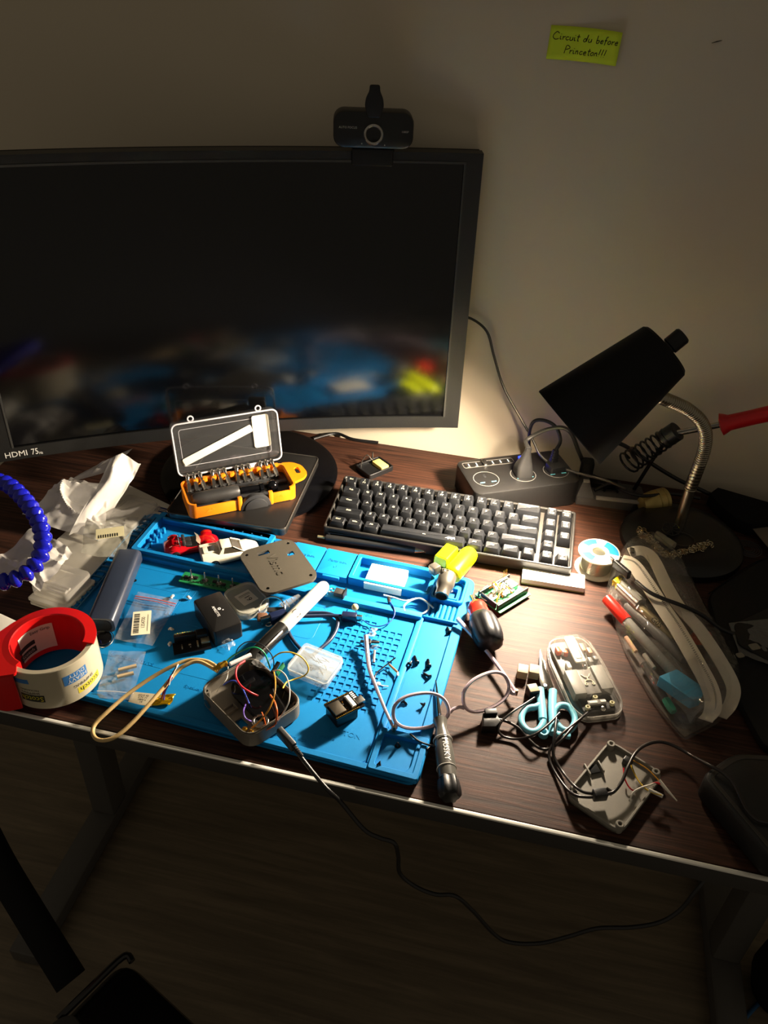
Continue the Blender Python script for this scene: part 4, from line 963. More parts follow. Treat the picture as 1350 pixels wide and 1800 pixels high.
# ================================================================ grey enclosure with wires
q_ = [(361, 1214), (431, 1306), (526, 1240), (446, 1142)]
c_, an, w_, d_ = Q(q_, .0255)
en = thing('electronics_enclosure', 'open grey enclosure full of coloured wires and black display', 'enclosure', (c_.x, c_.y, .0091), an)
EG = mat('enclosure_grey', '#6e685d', .5, bump=.2, bscale=1200); H_ = .0178
ol = rr(w_, d_, .014, 6); il = rr(w_-.005, d_-.005, .012, 6)
g = G(); g.ring(ol, il, .0, H_, b=.0005); g.ring(inset(ol, .001), inset(ol, .0018), H_-.0005, H_+.0012); sh = g.build('walls', EG, en)
g = G(); g.plate(inset(ol, .001), [rr(.013, .0085, .001, 2, w_*.14, -d_*.30)], 0, .0022); g.box(-w_*.14, -d_*.28, .004, .0010, .012, .004); g.box(-w_*.05, -d_*.28, .004, .0010, .012, .004); g.box(-w_*.10, -d_*.20, .004, .010, .0010, .004); g.build('bottom', EG, en)
for sx, sy in ((-1, -1), (1, -1), (1, 1), (-1, 1)):
    g = G(); g.ring(circ(.0036, 14, sx*(w_/2-.0065), sy*(d_/2-.0065)), circ(.0016, 14, sx*(w_/2-.0065), sy*(d_/2-.0065)), .002, H_-.004); g.build('screw_post', EG, en)
g = G().at(TR(w_*.02, d_*.15, .0095, rx=.08, ry=.02)); g.prism(rr(w_*.76, d_*.60, .016, 6), 0, .0040, b=.0008); g.box(w_*.12, -d_*.28, .0045, .020, .0012, .001, r=.0002); g.build('display', BLKG, en)
g = G().at(TR(w_*.33, -d_*.14, .006)); g.ring(circ(.0085, 24), circ(.0058, 24), 0, .006, b=.0005); g.build('metal_ring', STEEL, en)
g = G().at(TR(w_*.33, -d_*.14, .0095)); g.prism(circ(.0055, 20), 0, .001); g.build('speaker_cone', BLKM, en)
g = G().at(TR(w_*.38, d_*.05, .006)); g.box(0, 0, 0, .014, .050, .0016, r=.0002); en_b = g.build('wiring_board', mat('pale_board', '#a49b86', .45), en)
for k in range(9):
    g = G(); g.box(w_*.38+(-.004 if k % 2 else .004), d_*.05-.021+k*.0052, .0082, .0045, .0034, .0030, r=.0004); g.build('component', [STEEL, BLK, mat('tan_part', '#a88a5a', .5)][k % 3], en)
g = G(); 
for x, y in ((w_*.40, -d_*.36), (w_*.32, -d_*.40)): g.lathe([(.0028, .010), (.0028, .0136), (.0012, .0142), (.001, .0134)], 12, 0, TR(x, y, 0))
g.build('brass_screw', GOLD, en)
g = G(); g.at(TR(-w_*.30, -d_*.5+.0005, .009, rx=PI/2)); g.lathe([(.0055, 0), (.0055, .0014), (.003, .002)], 20); g.build('button_disc', STEEL, en)
WC = {n: mat('wire_'+n, h, .35) for n, h in (('red', '#d8242f'), ('blue', '#3b55cf'), ('green', '#17a86b'), ('black', '#15171f'), ('yellow', '#d8b22a'), ('white', '#e6dfd0'), ('orange', '#e06a2a'), ('purple', '#6a4fa8'), ('amber', '#c98a20'))}
wires = [('red', .0011, [(430, 1162, .040), (417, 1172, .046), (415, 1190, .046), (424, 1206, .044), (440, 1217, .040), (453, 1223, .034)]),
 ('blue', .0008, [(393, 1204, .028), (402, 1198, .034), (413, 1197, .034), (424, 1207, .030), (431, 1220, .028), (438, 1237, .026)]),
 ('green', .0008, [(394, 1168, .030), (405, 1156, .042), (425, 1144, .052), (448, 1138, .056), (463, 1146, .052), (470, 1160, .044), (475, 1175, .034)]),
 ('black', .0006, [(414, 1154, .034), (418, 1140, .046), (432, 1129, .056), (450, 1129, .058), (468, 1139, .054), (480, 1157, .044), (481, 1174, .034)]),
 ('yellow', .0008, [(478, 1158, .036), (492, 1148, .044), (512, 1147, .046), (532, 1157, .042), (542, 1174, .034), (536, 1187, .028), (515, 1195, .024), (504, 1199, .028), (497, 1210, .032)]),
 ('white', .0007, [(476, 1181, .034), (490, 1178, .046), (503, 1189, .052), (509, 1212, .052), (506, 1238, .046), (488, 1268, .026)]),
 ('amber', .0009, [(481, 1180, .036), (484, 1198, .044), (482, 1222, .046), (472, 1248, .040), (456, 1268, .028), (443, 1279, .018)]),
 ('orange', .0010, [(475, 1222, .034), (483, 1235, .038), (487, 1252, .036), (485, 1272, .024)]),
 ('orange', .0007, [(485, 1272, .024), (470, 1284, .020), (450, 1294, .016)]), ('orange', .0007, [(482, 1276, .022), (474, 1280, .024), (456, 1291, .018)]),
 ('orange', .0006, [(460, 1252, .028), (464, 1262, .028), (468, 1280, .018)]),
 ('purple', .0009, [(432, 1238, .020), (428, 1250, .028), (431, 1262, .028), (441, 1268, .020)]),
 ('white', .0004, [(401, 1172, .030), (399, 1192, .034), (388, 1205, .030), (381, 1216, .020)])]
for n, r, l in wires: tubeobj('wire', PP(l), r, WC[n], parent=en, label=n+' wire', n=7)
g = G(); a_, b_ = W2L(en, PP([(404, 1168, .040), (441, 1151, .040)])); g.cyl(a_, b_, .0024, 12); g.build('heat_shrink_tube', mat('white_tube', '#f4f2ee', .35), en)
g = G(); a_, b_ = W2L(en, PP([(479, 1182, .036), (491, 1162, .040)])); g.at(AX(a_, b_)); g.box(0, 0, .006, .0045, .0030, (b_-a_).length); g.build('pin_header', BLK, en)
g = G(); a_, b_ = W2L(en, PP([(487, 1185, .033), (500, 1166, .037)])); g.at(AX(a_, b_)); g.box(0, 0, .006, .0018, .008, (b_-a_).length); g.build('daughter_board', PCBG, en)
g = G(); g.loft(crumple(W2L(en, PP([(441, 1168, .037), (474, 1180, .037), (482, 1160, .037), (452, 1150, .037)])), 8, 8, .010, 3), closed=False, cap=(0, 0)); g.build('clear_film', BAG, en, ang=80, solid=.0002)
# foil taped joint on the left corner
g = G(); a_, b_ = W2L(en, PP([(378, 1178, .036), (398, 1166, .038)])); g.tube(cr([a_, (a_+b_)/2+Vector((0, 0, .002)), b_], 4), lambda t: .004-.001*abs(sin(7*t)), 7); g.build('gold_tape', mat('amber_foil', '#c79a2c', .15, .6), en)

# ================================================================ beige cable loop
lp = PP([(386, 1176, .036), (365, 1163, .036), (335, 1160, .034), (305, 1170, .032), (265, 1192, .026), (225, 1220, .020), (188, 1252, .016), (168, 1272, .012), (163, 1287, .010), (170, 1299, .010), (187, 1301, .012), (208, 1292, .014), (235, 1268, .018), (262, 1238, .022), (288, 1208, .026), (308, 1184, .030), (325, 1170, .034), (350, 1163, .036), (383, 1180, .036)])
BC = mat('beige_cable', '#d9b87c', .38, spec=.5)
cbl = tubeobj('beige_cable', lp, .0021, BC, 'beige cable bent in a long loop overhanging the front edge', 'cable', n=10)
for k, (nm, l) in enumerate((('white', [(313, 1168, .034), (306, 1180, .034), (300, 1192, .032), (297, 1204, .028)]), ('black', [(310, 1172, .036), (303, 1184, .034), (296, 1196, .030), (291, 1207, .026)]), ('red', [(300, 1188, .034), (295, 1200, .029), (288, 1214, .022), (284, 1228, .014)]), ('purple', [(303, 1190, .032), (297, 1202, .026), (290, 1216, .019), (288, 1230, .012)]))):
    tubeobj('inner_wire', PP(l), .0009, WC[nm], parent=cbl, label=nm+' inner wire laid bare', n=6)
c_, an, w_, d_ = Q([(224, 1234), (268, 1240), (272, 1220), (234, 1212)], .010)
t = thing('labelled_foil_strip', 'small printed label strip ending in a crinkled gold foil', 'foil strip', (c_.x, c_.y, MZ), an)
g = G(); g.prism(rr(w_, d_, .001, 2), 0, .0016)
t1 = g.build('strip', mat('dull_label', '#b5aa8e', .6), t)
g = G()
for k in range(4): g.at(TR(0, d_*(.28-.18*k), .0016)); g.text(('0X1 1300mAh', '3.7V 4.81Wh', 'CELL PACK', 'C14')[k] if 0 else ('i0210 43', '3.7V 11', '1800 x', '14')[k], .0032, 0, .0001)
g.build('print', PRINT, t1)
g = G(); g.loft(crumple([Vector((w_*.42, -d_*.5, .001)), Vector((w_*.42+.020, -d_*.3, .001)), Vector((w_*.42+.022, d_*.62, .003)), Vector((w_*.42, d_*.45, .001))], 10, 10, .006, 17), closed=False, cap=(0, 0)); g.build('gold_foil', mat('gold_foil', '#e8b818', .18, .8), t, ang=25, solid=.0002)
# ================================================================ black usb cable hanging over the edge
a_, b_ = P(492, 1286, .020), P(517, 1314, .018)
uc = thing('hanging_usb_cable', 'long black cable plugged into the grey enclosure, drooping below the desk', 'cable', tuple(a_))
g = G(); g.at(TR(0, 0, 0) @ AX((0, 0, 0), b_-a_)); L_ = (b_-a_).length; g.prism(rr(.0065, .0120, .002, 3), -.001, L_, b=.001); g.build('plug', DGR, uc)
g = G(); g.at(AX(b_-a_, (b_-a_)*1.6)); 
for k in range(5): g.prism(circ(.0030-.0002*k, 10), k*.0025, k*.0025+.0017)
g.prism(circ(.0019, 10), 0, .013); g.build('strain_relief', BLK, uc)
hp_ = [b_, P(527, 1328, .016), P(552, 1360, .010), P(578, 1390, .006), PY(600, 1417, -.012), PY(640, 1458, -.020), PY(668, 1473, -.022), PY(693, 1482, -.024), PY(700, 1505, -.024), PY(703, 1535, -.024), PY(730, 1558, -.024), PY(765, 1572, -.024), PY(800, 1575, -.024), PY(830, 1600, -.022), PY(870, 1643, -.020), PY(900, 1657, -.020), PY(950, 1658, -.018), PY(1000, 1646, -.015), PY(1050, 1632, -.012), PY(1110, 1630, -.008), PY(1160, 1621, -.004), PY(1195, 1600, .002), PY(1220, 1570, .008), PY(1237, 1548, .014), PY(1250, 1530, .10)]
hp_[4].z = max(hp_[4].z, -.010)
hp_[-1] = Vector((hp_[-2].x+.012, .034, -.0245))
tubeobj('cord', hp_, .0021, mat('braided_black', '#1d1c1b', .32, spec=.55, bump=.3, bscale=2500), parent=uc, n=10, sub=8)

# ================================================================ white and black marker
a_, b_ = P(438, 1162, .0175), P(574, 1026, .0195)
mk = thing('marker_pen', 'fat white marker with black cap lying across the blue cable', 'marker', tuple(a_)); d3 = b_-a_; L_ = d3.length; M_ = AX((0, 0, 0), d3); 
M_ = M_ @ Matrix.Rotation(0, 4, 'Z')
g = G(); g.lathe([(.0078, .0), (.0085, .002), (.0090, L_*.40), (.0084, L_*.405)], 28, 0, M_)
g.at(M_); g.box(0, 0, 0, .001, .001, .001); g.build('cap', mat('marker_black', '#1b1a18', .25), mk)
up_ = M_.inverted().to_3x3() @ Vector((.55, -.5, .55)); ua = math.atan2(up_.y, up_.x)
g = G(); g.at(M_ @ Matrix.Rotation(ua, 4, 'Z')); g.box(.0108, 0, L_*.20, .0022, .0050, L_*.26, r=.0008); g.box(.0095, 0, L_*.32, .003, .004, .006, r=.0006); g.build('clip', MATS['marker_black'], mk)
g = G(); g.lathe([(.0080, L_*.40), (.0082, L_*.405), (.0080, L_*.93), (.0070, L_*.965), (.0045, L_*.99), (.001, L_)], 28, 0, M_); brl = g.build('barrel', mat('marker_white', '#d9d2c0', .3), mk)
upv = M_.inverted().to_3x3() @ (Vector(CAM)-(a_+b_)/2); ua2 = math.atan2(upv.y, upv.x)
g = G(); R0_ = .00815; vv = []
vs_, fs_ = text_geo('IOI  I', .0170, 'CENTER', 0, 1)
g.T = M_
g.add([(R0_*cos(ua2-y/R0_), R0_*sin(ua2-y/R0_), L_*.60+x) for x, y in vs_], fs_, 0); g.build('lettering', PRINT, brl)

# ================================================================ navy usb cable, ring, small parts
NV = mat('navy_cable', '#222c44', .35, spec=.5); NVP = mat('navy_plug', '#141c36', .3)
a_, b_ = P(474, 1089, .012), P(503, 1080, .012)
nc = thing('navy_usb_cable', 'short navy cable looping under the marker between two plugs', 'cable', (a_.x, a_.y, MZ))
la, lb_ = W2L(nc, [a_, b_])
g = G(); g.at(AX(la, lb_)); g.box(0, 0, (lb_-la).length/2, .010, .013, (lb_-la).length, r=.001); g.build('plug', NVP, nc)
g = G(); g.at(AX(la, la*2-lb_)); g.box(0, 0, .005, .0045, .0120, .011, r=.0003); g.build('plug_tip', STEEL, nc)
a2, b2 = P(601, 1083, .012), P(627, 1086, .012); la, lb2 = W2L(nc, [a2, b2])
g = G(); g.at(AX(la, lb2)); g.box(0, 0, (lb2-la).length/2, .0085, .0105, (lb2-la).length, r=.001); g.build('plug', NVP, nc)
g = G(); g.at(AX(lb2, lb2*2-la)); g.box(0, 0, .003, .0030, .0085, .007, r=.0003); g.build('plug_tip', STEEL, nc)
tubeobj('cord', [b_]+PP([(520, 1079, .011), (545, 1077, .0095), (575, 1078, .0095), (592, 1086, .010), (593, 1102, .0095), (583, 1122, .0095), (566, 1138, .0095), (545, 1152, .0095), (523, 1135, .0095), (508, 1112, .0095), (505, 1090, .0095), (520, 1084, .0125), (548, 1083, .0130), (578, 1082, .0125)])+[a2], .0021, NV, parent=nc, n=10)
rc = P(478, 1062, .022)
rg = thing('key_ring', 'chrome split ring with brown leather tab and little link', 'key ring', (rc.x, rc.y, .0125), .3, rx=.45)
g = G(); g.tube([(.0150*cos(2*PI*k/40), .0150*sin(2*PI*k/40), .004) for k in range(40)], .0011, 8, closed=True, flat=1.6); g.build('ring', CHR, rg)
g = G(); g.box(-.011, -.010, .004, .012, .010, .005, r=.001); g.build('leather_tab', mat('brown_leather', '#7a5238', .6), rg)
g = G(); g.tube([(-.004+.0042*cos(2*PI*k/16), -.017+.0042*sin(2*PI*k/16), .003) for k in range(16)], .0010, 6, closed=True); g.build('link', CHR, rg)
g = G(); g.box(.004, .0, .001, .020, .006, .003, r=.0006); g.build('dark_bar', DGR, rg)
for (x, y), sz, lab in (((512, 1062), .006, 'clear tube of tiny pins beside the chrome ring'),):
    a_, b_ = P(497, 1066, .013), P(526, 1052, .013)
    t = thing('pin_tube', lab, 'pin tube', ((a_.x+b_.x)/2, (a_.y+b_.y)/2, MZ), math.atan2(b_.y-a_.y, b_.x-a_.x))
    g = G(); g.box(0, 0, .005, .028, .010, .009, r=.001); g.build('tube', CLEAR, t)
    for k in range(4):
        g = G(); g.cyl((-.011+k*.007, -.004, .004), (-.010+k*.007, .006, .0065), .0008, 6); g.build('pin', CHR, t)
# switch piece
c_ = P(596, 1046, .012); t = thing('rocker_switch', 'small black rocker switch with silver lugs near the mat rim', 'switch', (c_.x, c_.y, MZ), -.1)
g = G(); g.box(0, 0, .0062, .011, .010, .0118, r=.0005); g.build('body', mat('switch_grey', '#34322f', .45), t)
g = G(); g.box(.0068, 0, .0066, .0022, .014, .0130, r=.0005); g.build('rocker', BLK, t)
for y in (-.003, .003):
    g = G(); g.tube(cr([(-.0055, y, .004), (-.010, y, .0045), (-.0125, y, .0075), (-.010, y, .010), (-.007, y, .009)], 4), .0007, 6, flat=1.5); g.build('lug', CHR, t)
c_ = P(624, 1071, .012); t = thing('small_bead_led', 'tiny cream bead lamp with bent legs beside the right plug', 'led', (c_.x, c_.y, MZ))
g = G(); g.sphere((0, 0, .0085), .0042, 14); g.build('bead', mat('cream_bead', '#e8cf94', .35), t)
g = G(); g.tube(cr([(.001, 0, .006), (.002, -.004, .001), (.003, -.010, .0008)], 4), .0004, 5); g.tube(cr([(-.001, 0, .006), (-.006, .002, .003), (-.009, .004, .0006)], 4), .0004, 5); g.build('leg', DGR, t)
# pin box
c_, an, w_, d_ = Q([(571, 1201), (606, 1156), (534, 1129), (507, 1170)], .020)
pb = thing('pin_box', 'frosted plastic box full of small metal pins on the mat', 'plastic box', (c_.x, c_.y, MZ+.0002), an)
PBF = film('pin_box_film', '#e3e8e8', body=.20, rough=.2); PB2 = film('pin_box_base', '#cfe2ea', body=.20, rough=.15)
g = G(); g.prism(rr(w_*.96, d_*.96, .003, 4), 0, .0075, b=.0005); g.build('base', PB2, pb)
g = G(); g.prism(rr(w_, d_, .004, 4), .0076, .0142, b=.0012); lid_ = g.build('lid', PBF, pb)
g = G(); g.ring(rr(w_*1.01, d_*1.01, .004, 4), rr(w_*.95, d_*.95, .003, 4), .0072, .0092); g.build('lid_rim', film('rim_milky', '#eef1ee', body=.6, rough=.2), pb)
for k in range(22):
    x = rnd.uniform(-.3, .3)*w_; y = rnd.uniform(-.32, .32)*d_; a = rnd.uniform(-.6, .5)+PI/2*.8
    g = G(); g.cyl((x-.004*cos(a), y-.004*sin(a), .0126), (x+.004*cos(a), y+.004*sin(a), .0126), .00035, 5); 
    o = g.build('pin', mat('pin_grey', '#8d8a84', .3, .6) if k % 2 else STEEL, pb)
# mini breadboard
c_, an, w_, d_ = Q([(641, 1024), (706, 1039), (717, 1004), (653, 989)], .0155)
bb_ = thing('mini_breadboard', 'small white breadboard in the open tray of the blue mat', 'breadboard', (c_.x, c_.y, .0064), an)
g = G(); cells = []
for i in range(17):
    for j in range(10): 
        cells.append(rr(.0011, .0011, .0001, 1, (i-8)*w_/18.5, (j-4.5)*d_/12.5+(.0012 if j > 4 else -.0012)))
g.plate(rr(w_, d_, .001, 2), cells+[rr(w_*.94, .0016, .0005, 1)], .0084, .0092); g.prism(rr(w_, d_, .001, 2), 0, .0084); g.build('board', mat('breadboard_ivory', '#ece6d2', .45), bb_)
# white and blue wires on the mat rim
tubeobj('white_wire', PP([(674, 1046, .013), (690, 1050, .012), (712, 1056, .0125), (735, 1052, .013), (750, 1058, .013), (753, 1070, .012), (742, 1079, .011), (725, 1080, .011), (712, 1074, .012), (711, 1064, .013), (722, 1056, .014), (738, 1052, .015), (752, 1060, .014), (762, 1069, .012)]), .0011, WC['white'], 'thin white wire coiled once beside the ribbed rest', 'wire')
tubeobj('blue_wire', PP([(683, 1056, .012), (690, 1064, .014), (694, 1076, .013), (690, 1088, .011), (680, 1097, .0100), (665, 1101, .0095), (650, 1098, .0095), (638, 1090, .010)]), .0007, mat('wire_navy', '#1b3f8f', .35), 'thin blue wire arched over the square grid', 'wire')
c_ = P(684, 1055, .012); g = G(); g.at(TR(c_.x, c_.y, .0092, rz=.4)); g.box(0, 0, .002, .004, .010, .004); g.build('wire_connector', BLK, label='tiny black connector at the start of the blue wire', cat='connector')
# clear and black fragments on the grid
def small(name, px, z, m, label, cat, fn, rz=0, group=None):
    c_ = P(px[0], px[1], z); t_ = G(); t_.at(TR(c_.x, c_.y, z, rz=rz)); fn(t_); return t_.build(name, m, label=label, cat=cat, group=group)
small('black_cross_part', (650, 1130), .0082, BLK, 'black crosspiece lying under the left temple of the glasses', 'plastic part', lambda g: (g.box(0, 0, .0015, .022, .003, .003), g.box(0, 0, .0015, .003, .007, .0035)), .2)
small('clear_part', (655, 1113), .0078, CLEARM, 'crumpled clear bit above the black crosspiece', 'plastic part', lambda g: g.loft(crumple([Vector((-.004, -.007, 0)), Vector((.004, -.006, 0)), Vector((.004, .007, 0)), Vector((-.003, .008, 0))], 6, 6, .007, 5), closed=False, cap=(0, 0)))
small('clear_part', (659, 1139), .0078, CLEARM, 'crumpled clear bit below the black crosspiece', 'plastic part', lambda g: g.loft(crumple([Vector((-.005, -.003, 0)), Vector((.004, -.004, 0)), Vector((.005, .004, 0)), Vector((-.004, .003, 0))], 6, 6, .006, 8), closed=False, cap=(0, 0)))
small('brown_stick', (657, 1155), .0085, mat('brown_part', '#6b5848', .5), 'short brown stick pointing down from the clear bits', 'stick', lambda g: g.cyl((-.001, .009, .001), (.002, -.009, .001), .0014, 8))
tubeobj('black_probe', PP([(695, 1156, .014), (684, 1165, .0115), (670, 1176, .0098), (661, 1184, .0090), (658, 1195, .0085)]), lambda t: .0008, BLK, 'thin black pointed lead over the lower grid', 'wire')
c1_ = P(684, 1168, .010); c2_ = P(699, 1182, .0105)
g = G(); g.cyl(c1_, c2_, .0013, 8); cpo = g.build('copper_pin', mat('copper', '#c08a5a', .3, .7), label='copper-coloured pin with a tiny white end by the centre groove', cat='pin')
g = G(); g.cyl(c2_, P(699, 1188, .0100), .0012, 8); g.build('white_end', WHT, cpo)
small('white_bead', (665, 1204), .0078, WHT, 'tiny white bead with a tail on the lower grid', 'bead', lambda g: (g.sphere((0, 0, .0018), .0026, 10, sz=.7), g.tube(cr([(0, 0, .0015), (.005, -.001, .0012), (.011, .0005, .0004)], 4), .0005, 5)))

# ================================================================ screws
def screw(t_, L_, r=.0016):
    g = G(); g.lathe([(.0004, 0), (.0029, .0002), (.0031, .0012), (.0024, .0020), (r, .0020)]+[(r*(1 if k % 2 else .75), .0024+k*.0006) for k in range(int(L_/.0006))]+[(.0002, L_+.0036)], 12, 0, t_); return g
SB = mat('screw_black', '#141516', .35, .5)
scr = [((733, 1166), (728, 1152), 'topmost black screw of the loose group on the magnetic strip', .0064), ((754, 1172), (752, 1158), 'black screw right of the topmost one in the loose group', .0064), ((756, 1191), (743, 1182), 'lowest black screw of the loose group, lying askew', .0064),
       ((790, 1112), (786, 1102), 'black screw at the top of the magnetic strip below the ribs', .0064), ((707, 1231), (714, 1237), 'black screw seen through the left lens at its upper left', .0064),
       ((226, 1026), (240, 1019), 'black screw near the power bank on the upper left of the mat', .0068)]
for (p1, p2, lab, z) in scr:
    a_, b_ = P(*p1, z+.0022), P(*p2, z+.0012)
    t_ = thing('screw', lab, 'screw', (a_.x, a_.y, z), 0, 'small screws scattered on the mat')
    g = screw(AX((0, 0, .0026), Vector((b_.x-a_.x, b_.y-a_.y, .0010))), max(.004, (b_-a_).length-.003)); g.build('shank', SB, t_)
for (p, lab, z) in (((719, 1171), 'stubby black screw at the left of the loose group', .0064), ((746, 1243), 'dark little screw seen through the middle of the left lens', .0064), ((226, 1030), 'stubby black screw below the one near the power bank', .0068)):
    c_ = P(p[0], p[1], z); t_ = thing('screw', lab, 'screw', (c_.x, c_.y, z), 0, 'small screws scattered on the mat')
    g = screw(TR(0, 0, .0024, rx=1.2, rz=p[0]), .002); g.build('shank', SB, t_)
c_ = P(699, 1311, .006); t_ = thing('screw', 'upright screw with shiny tip in the lettered screw tray', 'screw', (c_.x, c_.y, .0046), 0, 'small screws scattered on the mat'); g = screw(TR(0, 0, 0, rx=.25), .006, .0015); g.build('shank', SB, t_)
c_ = P(663, 1354, .006); t = thing('triangle_clip', 'tiny black triangular clip in the lettered screw tray', 'clip', (c_.x, c_.y, .0048), -.2)
g = G(); g.at(TR(rx=.9)); g.ring([(-.0055, 0), (.0055, 0), (0, .0105)], [(-.0028, .0016), (.0028, .0016), (0, .0068)], -.0008, .0010); g.build('clip', BLK, t)
tubeobj('black_lead', PP([(721, 1290, .012), (735, 1302, .0125), (752, 1309, .012), (766, 1312, .014)]), .0010, RUB, 'short black lead from the screw tray to the grey screwdriver', 'wire')
tubeobj('jumper_lead', PP([(768, 1313, .004), (756, 1313, .008), (748, 1322, .009), (746, 1336, .006), (742, 1352, .0020)]), .0010, BLK, 'small curled black lead on the wood beside the screw tray', 'wire')
# black key bits beside the tape
c_ = P(185, 1128, .004); t = thing('black_tag', 'glossy black tag and loop between tape and mat writing area', 'tag', (c_.x, c_.y, MZ+.0006), .4)
g = G(); g.prism(circ(.008, 20, 0, 0, .011), 0, .0035, b=.001); g.build('disc', BLKG, t); g = G(); g.box(-.004, .014, .003, .010, .012, .006); g.build('plug', BLK, t); g = G(); g.tube([(.0095*cos(2*PI*k/24), .013*sin(2*PI*k/24), .001) for k in range(24)], .0006, 6, closed=True); g.build('loop', STEEL, t)
# ================================================================ eyeglasses, upside down, brow line on the table
hl, hr = P(692, 1280, .016), P(907, 1216, .016)
ax_ = (hr-hl); GWD = ax_.length; ga = math.atan2(ax_.y, ax_.x)
gl_ = thing('eyeglasses', 'eyeglasses with clear pinkish frame resting upside down, temples open', 'eyeglasses', tuple((hl+hr)/2-Vector((0, 0, .012))), ga)
FRM = mat('pink_clear_frame', '#cbb6bf', .12, spec=.7, coat=.6); LENS = film('lens_glass', '#ffffff', body=.0, rough=.02, gloss=.7); HNG = mat('champagne_metal', '#cdb48c', .2, 1.)
tilt = .62                                  # lens plane leans back
def lp3(x, y):                              # lens-plane coords (y up from brow line) -> local
    return Vector((x, y*sin(tilt)*1.0-.009*(1-(x/hw2)**2), y*cos(tilt)*.72+.005))
hw2 = GWD/2
def lens_pts(cx, sg):
    o = []
    for k in range(40):
        t_ = 2*PI*k/40; x = .0285*abs(cos(t_))**.85*(1 if cos(t_) > 0 else -1); y = .0210*abs(sin(t_))**.85*(1 if sin(t_) > 0 else -1)
        x *= 1-.10*(y/.0210)
        o.append(lp3(cx+x,   .0222+y))
    return o
g = G()
for sg in (-1, 1): g.tube(lens_pts(sg*hw2*.535, sg), .0019, 8, closed=True, flat=1.3)
g.tube(cr([lp3(-.0080, .0125), lp3(-.004, .0155), lp3(.004, .0155), lp3(.0080, .0125)], 5), .0019, 8)
for sg in (-1, 1): g.tube(cr([lp3(sg*(hw2*.535+.0275), .012), lp3(sg*(hw2-.003), .006), lp3(sg*(hw2+.001), .0035)], 4), .0024, 8)
g.build('frame_front', FRM, gl_)
for sg in (-1, 1):
    g = G(); lo_ = lens_pts(sg*hw2*.535, sg); g.add([tuple(v) for v in lo_], [list(range(40))]); g.build('lens', LENS, gl_)
    g = G(); g.tube(cr([lp3(sg*.0095, .016), lp3(sg*.0105, .022)+Vector((0, .004, .001)), lp3(sg*.011, .027)+Vector((0, .005, .001))], 4), .0012, 6); g.box(0, 0, -1, .001, .001, .001) if 0 else None; g.build('nose_pad', CLEARM, gl_)
tL = W2L(gl_, PP([(692, 1280, .016), (676, 1245, .0145), (660, 1205, .0135), (650, 1178, .0130), (646, 1150, .0135), (643, 1118, .018)]))
tR = W2L(gl_, PP([(907, 1216, .012), (892, 1194, .011), (872, 1166, .0105), (850, 1138, .011), (826, 1112, .013), (804, 1088, .017)]))
for tt, sgn in ((tL, -1), (tR, 1)):
    g = G(); g.tube(cr(tt, 6), lambda t_: .0016+.0011*t_, 8, flat=1.2); te = g.build('temple', FRM, gl_)
    g = G(); g.tube(cr(tt[:4], 6), .0007, 6); g.v = [v+Vector((0, 0, .0009)) for v in g.v]; g.build('metal_core', HNG, te)
    g = G(); g.cyl(tt[0]+Vector((0, -.001, -.004)), tt[0]+Vector((0, -.001, .004)), .0016, 10); g.build('hinge', HNG, gl_)

# ================================================================ grey screwdriver with lettering
a_, b_ = P(773, 1262, .0125), P(792, 1402, .0125)
hs = thing('precision_screwdriver', 'grey barrel screwdriver with white lettering and black end cap', 'screwdriver', (a_.x, a_.y, .0008)); d3 = b_-a_; L_ = d3.length; la = Vector((0, 0, .0112)); M_ = AX(la, la+d3)
HG = mat('handle_gunmetal', '#56544e', .28, spec=.5); 
g = G(); g.lathe([(.0045, 0), (.0075, .003), (.0066, .008), (.0058, .014), (.0078, .022), (.0088, .034), (.0092, L_*.42), (.0094, L_*.60), (.0088, L_*.78)], 24, 0, M_); hnd = g.build('handle', HG, hs)
g = G(); 
for k in range(6): pass
R = []
for z, r in ((L_*.775, .0085), (L_*.80, .0096), (L_*.90, .0105), (L_*.97, .0100), (L_, .008)):
    R.append([(r*(1+.10*cos(6*2*PI*i/36))*cos(2*PI*i/36), r*(1+.10*cos(6*2*PI*i/36))*sin(2*PI*i/36), z) for i in range(36)])
g.T = M_; g.loft(R); g.build('end_cap', BLK, hs)
for zz in (.30, .66): g = G(); g.at(M_); g.tube([(.00935*cos(2*PI*k/28), .00935*sin(2*PI*k/28), L_*zz) for k in range(28)], .0006, 6, closed=True); g.build('white_band', mat('band_white', '#d8d4ca', .4), hs)
upv = M_.inverted().to_3x3() @ (Vector(CAM)-(a_+b_)/2); ua2 = math.atan2(upv.y, upv.x)-.25
vs_, fs_ = text_geo('HUSKY', .0085, 'CENTER', 0, 1.0)
g = G(); g.T = M_; g.add([(.0097*cos(ua2-y/.0097), .0097*sin(ua2-y/.0097), L_*.48+x) for x, y in vs_], fs_); g.build('lettering', mat('lettering_white', '#e6e4de', .5), hnd)
t_ = P(766, 1196, .012); tl = W2L(hs, [t_])[0]
g = G(); g.tube([tl, tl*.12+la*.88, la], lambda t_: .0006+.0019*min(1, t_*3), 10); g.build('blade', CHR, hs)

